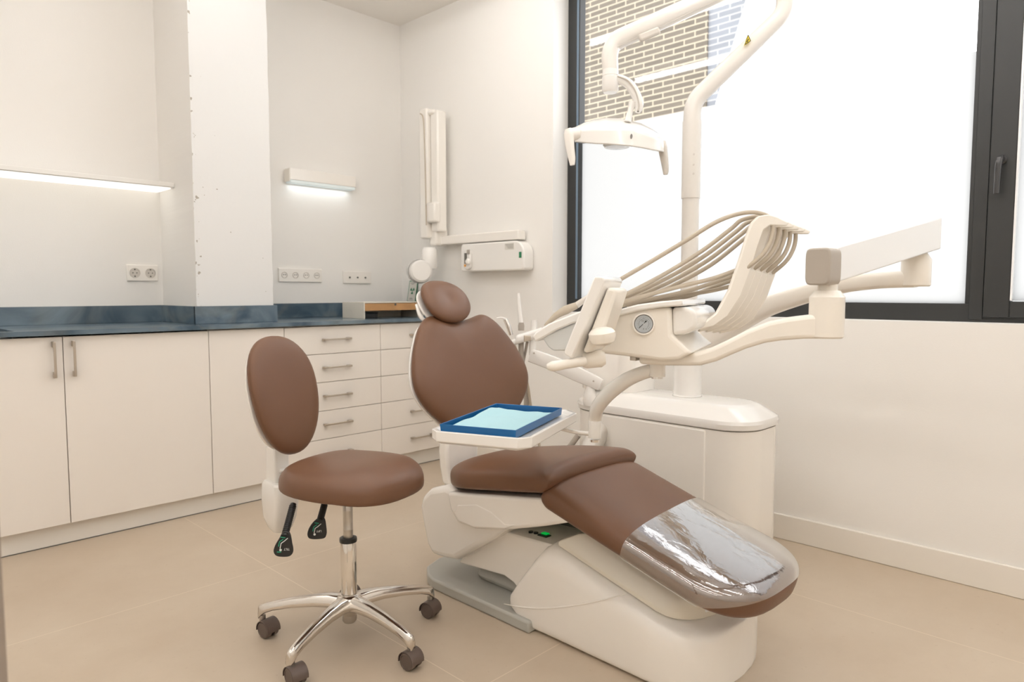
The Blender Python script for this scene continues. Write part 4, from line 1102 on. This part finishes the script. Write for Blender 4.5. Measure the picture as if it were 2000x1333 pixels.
# ribbed sheet that joins the blades below
sheet = [(1390, 636), (1420, 616), (1446, 576), (1464, 527), (1457, 520), (1438, 560), (1412, 604), (1392, 622)]
prism('hose_arm_panel', [PN(x, y, ob_, nb) + step * .2 for x, y in sheet], step * 4.0, M['warmpl'], du, bevel=.002)
for k in range(5):
    o = step * k
    def B_(px, py, dd=0): return PN(px, py, ob_, nb) + o + nb * dd
    top0 = [(1205, 550), (1207, 583), (1215, 584), (1225, 586), (1240, 588)][k]
    st0 = P(top0[0], top0[1], 1.80 + .03 * k)
    if k == 0: up = [st0, P(1270, 512, 1.80), P(1340, 470, 1.80), P(1395, 436, 1.80)]
    else: up = [st0, P(1286 + 6 * k, 532 + 7 * k, 1.81 + .02 * k), P(1364 + 6 * k, 482 + 9 * k, 1.82 + .02 * k), P(1420 + 8 * k, 440 + 7 * k, 1.82 + .03 * k)]
    pth_ = up + [B_(1444, 418 if k == 0 else 424, .02), B_(1478, 414 if k == 0 else 417, .012), B_(1505, 424, .006), B_(1512, 442, .006), B_(1506, 470, .002), B_(1488, 497, -.004), B_(1464, 520, .002), B_(1452, 532, .02)]
    tube('instrument_hose', pth_, .0056, M['hose'], du, n=8, seg=12)
# hoses coming back from under the arms to the console
for k, (pa, pb_, pc_, pd_, dd) in enumerate((((1438, 528), (1390, 545), (1320, 562), (1215, 590), 1.84), ((1440, 536), (1395, 552), (1330, 572), (1220, 594), 1.88), ((1436, 546), (1390, 562), (1340, 580), (1225, 599), 1.92), ((1425, 560), (1380, 570), (1300, 582), (1210, 598), 1.90))):
    tube('return_hose', [P(*pa, dd), P(*pb_, dd), P(*pc_, dd), P(*pd_, dd)], .0058, M['hose'], du, n=8, seg=10)
# keypad plate on the left, seen from its edge
o1 = P(1140, 620, 1.60); nk = V3((math.cos(AZ + math.radians(3)), math.sin(AZ + math.radians(3)), 0))
kp = [PN(x, y, o1, nk) for x, y in ((1160, 540), (1177, 541), (1182, 548), (1117, 702), (1100, 692), (1102, 684))]
vk = V3((math.cos(AZ - math.radians(30)), math.sin(AZ - math.radians(30)), 0))
key = prism('keypad_plate', kp, vk * .115, M['white2'], du, bevel=.004)
bx_ = [PN(x, y, o1 + vk * .02, nk) for x, y in ((1186, 560), (1205, 566), (1172, 668), (1150, 690), (1136, 690))]
prism('keypad_back', bx_, vk * .08, M['warmpl'], du, bevel=.008)
lathe('handle_knob', [(.0001, -.024), (.016, -.023), (.027, -.016), (.0315, -.004), (.031, .006), (.024, .014), (.012, .018), (.0001, .019)], P(1176, 655, 1.60), V3((-.15, .05, 1)), M['warmpl'], du, seg=32)
tube('handle_lever', [P(1068, 717, 1.60), P(1080, 716, 1.60), P(1104, 712, 1.61), P(1142, 706, 1.63)], [.006, .0125, .0115, .011], M['warmpl'], du, n=6, seg=14)
lathe('keypad_pivot', [(.0001, 0), (.017, 0), (.021, .01), (.021, .045), (.015, .055), (.0001, .055)], P(1137, 704, 1.66), (RT * .95 + V3((0, 0, .08))), M['warmpl'], du, seg=26)
# instrument shelf on the left of the keypad
wg = [(1040, 657), (1045, 650), (1070, 633), (1130, 609), (1170, 600), (1170, 622), (1121, 631), (1085, 646), (1056, 663), (1044, 669)]
ow = P(1100, 640, 1.72)
prism('side_shelf_rim', [PN(x, y, ow, nk) for x, y in wg], vk * .10 + nk * .02, M['white2'], du, bevel=.004)
prism('side_shelf_bowl', [PN(x, y, ow + nk * .012, nk) for x, y in ((1058, 660), (1085, 647), (1123, 631), (1160, 625), (1130, 686), (1080, 686), (1070, 678))], vk * .07 + nk * .02, M['pale'], du, bevel=.004)
prism('shelf_bracket', [PN(x, y, ow, nk) for x, y in ((1024, 656), (1037, 657), (1037, 666), (1024, 668))], nk * .02, M['nickel'], du, bevel=.001)
hp = thing('handpiece', P(1100, 615, 1.76), 'beige dental handpiece lying on the left shelf of the delivery unit', 'handpiece')
tube('handpiece_grip', [P(1064, 637, 1.76), P(1085, 618, 1.76), P(1105, 606, 1.76), P(1126, 597, 1.76)], [.0035, .008, .0115, .0085], M['hose'], hp, n=6, seg=14)
tube('handpiece_coupling', [P(1126, 597, 1.76), P(1140, 587, 1.76), P(1165, 572, 1.76)], [.0085, .0075, .007], M['lightgrey'], hp, n=4, seg=12)
# pivots under the console
box('under_bolt', tuple(Q(1240, 700, .06) - V3((.008, .008, .006))), tuple(Q(1240, 700, .06) + V3((.010, .010, .004))), M['nickel'], du, bevel=.001)
tp = P(1284, 713, 1.80)
lathe('tray_arm_pivot', [(.0001, 0), (.021, 0), (.021, .034), (.0001, .034)], tp - Z3 * .030, Z3, M['white'], du, seg=26)
lathe('pivot_screw', [(.0001, 0), (.015, 0), (.015, .006), (.0001, .006)], tp - Z3 * .036, Z3, M['chrome'], du, seg=20)
tube('tray_arm', [tp - Z3 * .012, P(1258, 728, 1.83), P(1225, 742, 1.87), P(1190, 768, 1.93), P(1168, 795, 1.985), P(1163, 815, 2.015), P(1162, 832, 2.02), P(1162, 850, 2.02)], [.017, .018, .020, .021, .0205, .019, .018, .018], M['white'], du, n=8, seg=20)
tl = P(1162, 850, 2.02)
lathe('tray_arm_collar', [(.0001, 0), (.0195, 0), (.0195, .048), (.0185, .050), (.0001, .050)], tl - Z3 * .008, Z3, M['white2'], du, seg=26)
lathe('tray_arm_nut', [(.0001, 0), (.014, 0), (.014, .007), (.0001, .007)], tl - Z3 * .020, Z3, M['chrome'], du, seg=20)
# instrument tray table
ta = V3((.9292, .3697, 0)); tb = V3((-ta.y, ta.x, 0)); TC = V3((1.371, 1.343, 0))
tube('tray_bracket', [tl + Z3 * .003, tl + Z3 * .002 + (TC + ta * .20 - V3((tl.x, tl.y, 0))).normalized() * .07, V3((TC.x, TC.y, .690)) + ta * .17], [.013, .010, .010], M['white'], du, n=4, seg=12, ry=.006)
def toutline(g, ch):
    A_, B_2 = .222 - g, .140 - g
    return [(A_ - ch, B_2), (-A_ + ch * .6, B_2), (-A_, B_2 - ch * .6), (-A_, -B_2 + ch * .6), (-A_ + ch * .6, -B_2), (A_ - ch, -B_2), (A_, -B_2 + ch), (A_, B_2 - ch)]
def tw_(o, z): return [TC + ta * a + tb * b + Z3 * z for a, b in o]
bm = bmesh.new()
o0 = toutline(.012, .04); o1_ = toutline(0, .045); oi = toutline(.010, .04); oj = toutline(.018, .036)
rings = [tw_(o0, .688), tw_(o1_, .696), tw_(o1_, .722), tw_(oi, .722), tw_(oj, .712)]
bm_loft(bm, rings)
add('tray_table', bm, M['white2'], du, bevel=.002)
# blue tray with paper liner
bt = thing('blue_tray', TC + V3((0, 0, .712)), 'blue plastic instrument tray lying on the white tray table', 'tray')
BTC = TC - ta * .022 + tb * .006
def bpt(a, b, z): return BTC + ta * a + tb * b + Z3 * z
bm = bmesh.new()
def ring_(A_, B_2, z): return [bpt(a, b, z) for a, b in ((A_, B_2), (-A_, B_2), (-A_, -B_2), (A_, -B_2))]
z0 = .7135
bm_loft(bm, [ring_(.174, .100, z0), ring_(.179, .105, z0 + .003), ring_(.181, .107, z0 + .024), ring_(.1785, .1045, z0 + .024), ring_(.176, .102, z0 + .004)])
add('tray_shell', bm, M['blue'], bt, bevel=.0012)
ln = thing('paper_liner', BTC + V3((0, 0, z0 + .005)), 'pale blue crumpled paper liner inside the blue tray', 'paper')
bm = bmesh.new(); G = {}
for i in range(29):
    for j in range(19):
        a = -.158 + .316 * i / 28; b = -.088 + .176 * j / 18
        h = .0105 + .0025 * math.sin(a * 40 + b * 31) * math.sin(b * 45)
        h += .010 * math.exp(-(((a - .10) / .05) ** 2 + ((b - .085) / .03) ** 2)) + .004 * max(0, (abs(b) - .06) / .03) + .006 * math.exp(-(((a + .02) / .12) ** 2 + ((b - .088) / .02) ** 2))
        jit = .004 * math.sin(a * 70)
        G[i, j] = bm.verts.new(bpt(a, b * (1 + jit * 4), z0 + h - .001))
for i in range(28):
    for j in range(18): bm.faces.new((G[i, j], G[i + 1, j], G[i + 1, j + 1], G[i, j + 1]))
o = add('liner_sheet', bm, M['paper'], ln, angle=180); sm = o.modifiers.new('thick', 'SOLIDIFY'); sm.thickness = .0006

# ============================================================ ASSISTANT ARM (behind the chair)
aa = thing('assistant_unit', P(1170, 750, 2.9), 'white assistant arm with suction holders behind the chair backrest', 'dental assistant arm')
tube('assistant_arm', [P(1036, 694, 3.0), P(1080, 710, 2.97), P(1130, 732, 2.93), P(1174, 752, 2.9)], .014, M['white2'], aa, n=4, seg=14, ry=[.030, .032, .032, .026], sup=4)
for (x, y, d) in ((1043, 690, 2.983), (1159, 745, 2.885)): lathe('arm_screw', [(.0001, 0), (.004, 0), (.004, .004), (.0001, .004)], P(x, y, d - .004), -FW, M['greypl'], aa, seg=8)
lathe('arm_foot', [(.0001, 0), (.026, 0), (.030, .02), (.026, .05), (.018, .075), (.016, .10), (.0001, .10)], V3(P(1152, 792, 2.93)) , Z3, M['white2'], aa, seg=26)
obox('holder_head', P(1032, 657, 3.0), RT * .060 + UP * .018, FW * .035, UP * .022 + RT * .004, M['white2'], aa, bevel=.014, seg=4)
lathe('holder_post', [(.0001, 0), (.014, 0), (.014, .075), (.0001, .075)], P(1040, 694, 3.0), Z3, M['white2'], aa)
obox('holder_wing', P(1005, 668, 3.0), RT * .030 + UP * .012, FW * .030, UP * .014, M['white2'], aa, bevel=.010, seg=3)
tube('suction_tip', [P(1012, 573, 3.0), P(1014, 600, 3.0), P(1017, 632, 3.0)], [.007, .0085, .011], M['white2'], aa, n=4, seg=12)
lathe('suction_valve', [(.0001, 0), (.013, 0), (.014, .02), (.011, .035), (.0001, .035)], P(1018, 646, 3.0), Z3, M['greypl'], aa)
tube('air_syringe', [P(998, 655, 2.98), P(993, 638, 2.98), P(987, 624, 2.98)], [.009, .011, .010], M['chrome'], aa, n=4, seg=12)
tube('syringe_nozzle', [P(989, 625, 2.98), P(980, 621, 2.98), P(970, 622, 2.98)], [.006, .0035, .0025], M['white2'], aa, n=4, seg=8)
tube('saliva_ejector', [P(1042, 645, 3.0), P(1043, 635, 3.0), P(1043, 626, 3.0)], [.012, .014, .013], M['white2'], aa, n=4, seg=12)
tube('suction_hose', [P(1018, 660, 3.01), P(1018, 690, 3.01), P(1022, 740, 3.02), P(1028, 790, 3.02), P(1016, 850, 3.0), P(1012, 890, 2.97), P(1030, 930, 2.93), P(1085, 905, 2.87), P(1130, 850, 2.84)], .012, M['greypl'], aa, n=8, seg=12)
tube('syringe_hose', [P(1003, 672, 3.0), P(1015, 700, 3.0), P(1030, 750, 3.0), P(1038, 800, 3.0), P(1050, 850, 2.98), P(1058, 890, 2.96), P(1080, 925, 2.92), P(1120, 905, 2.86), P(1150, 860, 2.84)], .006, M['hose'], aa, n=8, seg=10)
tube('water_hose', [P(1030, 668, 3.0), P(1020, 720, 3.04), P(1010, 790, 3.06), P(994, 850, 3.05), P(993, 890, 3.02), P(1010, 935, 2.97)], .006, M['greypl'], aa, n=8, seg=10)
# curved link from the chair to the cabinet
tube('cabinet_link', [(2.02, 1.62, .30), (2.10, 1.66, .36), (2.20, 1.70, .44), (2.29, 1.72, .50)], .035, M['lightgrey'], un, n=8, seg=16, ry=.05, sup=3)

# linear lamps that light the room, the last an added fill lamp (above the frame of the photo)
for (x, ya, yb_) in LINES:
    t = thing('linear_ceiling_lamp', (x, (ya + yb_) / 2, ZC), 'long white linear LED lamp under the ceiling, unseen above the picture', 'ceiling lamp', 'linear ceiling lamps')
    box('lamp_diffuser', (x - .018, ya, 2.818), (x + .018, yb_, 2.852), M['panel'], t, bevel=0)
    box('lamp_profile', (x - .014, ya - .004, 2.852), (x + .014, yb_ + .004, 2.866), M['white2'], t, bevel=.001)
    for e in (ya + .3, (ya + yb_) / 2, yb_ - .3): lathe('lamp_standoff', [(.0001, 2.866), (.012, 2.866), (.012, ZC), (.0001, ZC)], (x, e, 0), Z3, M['white2'], t, seg=12)
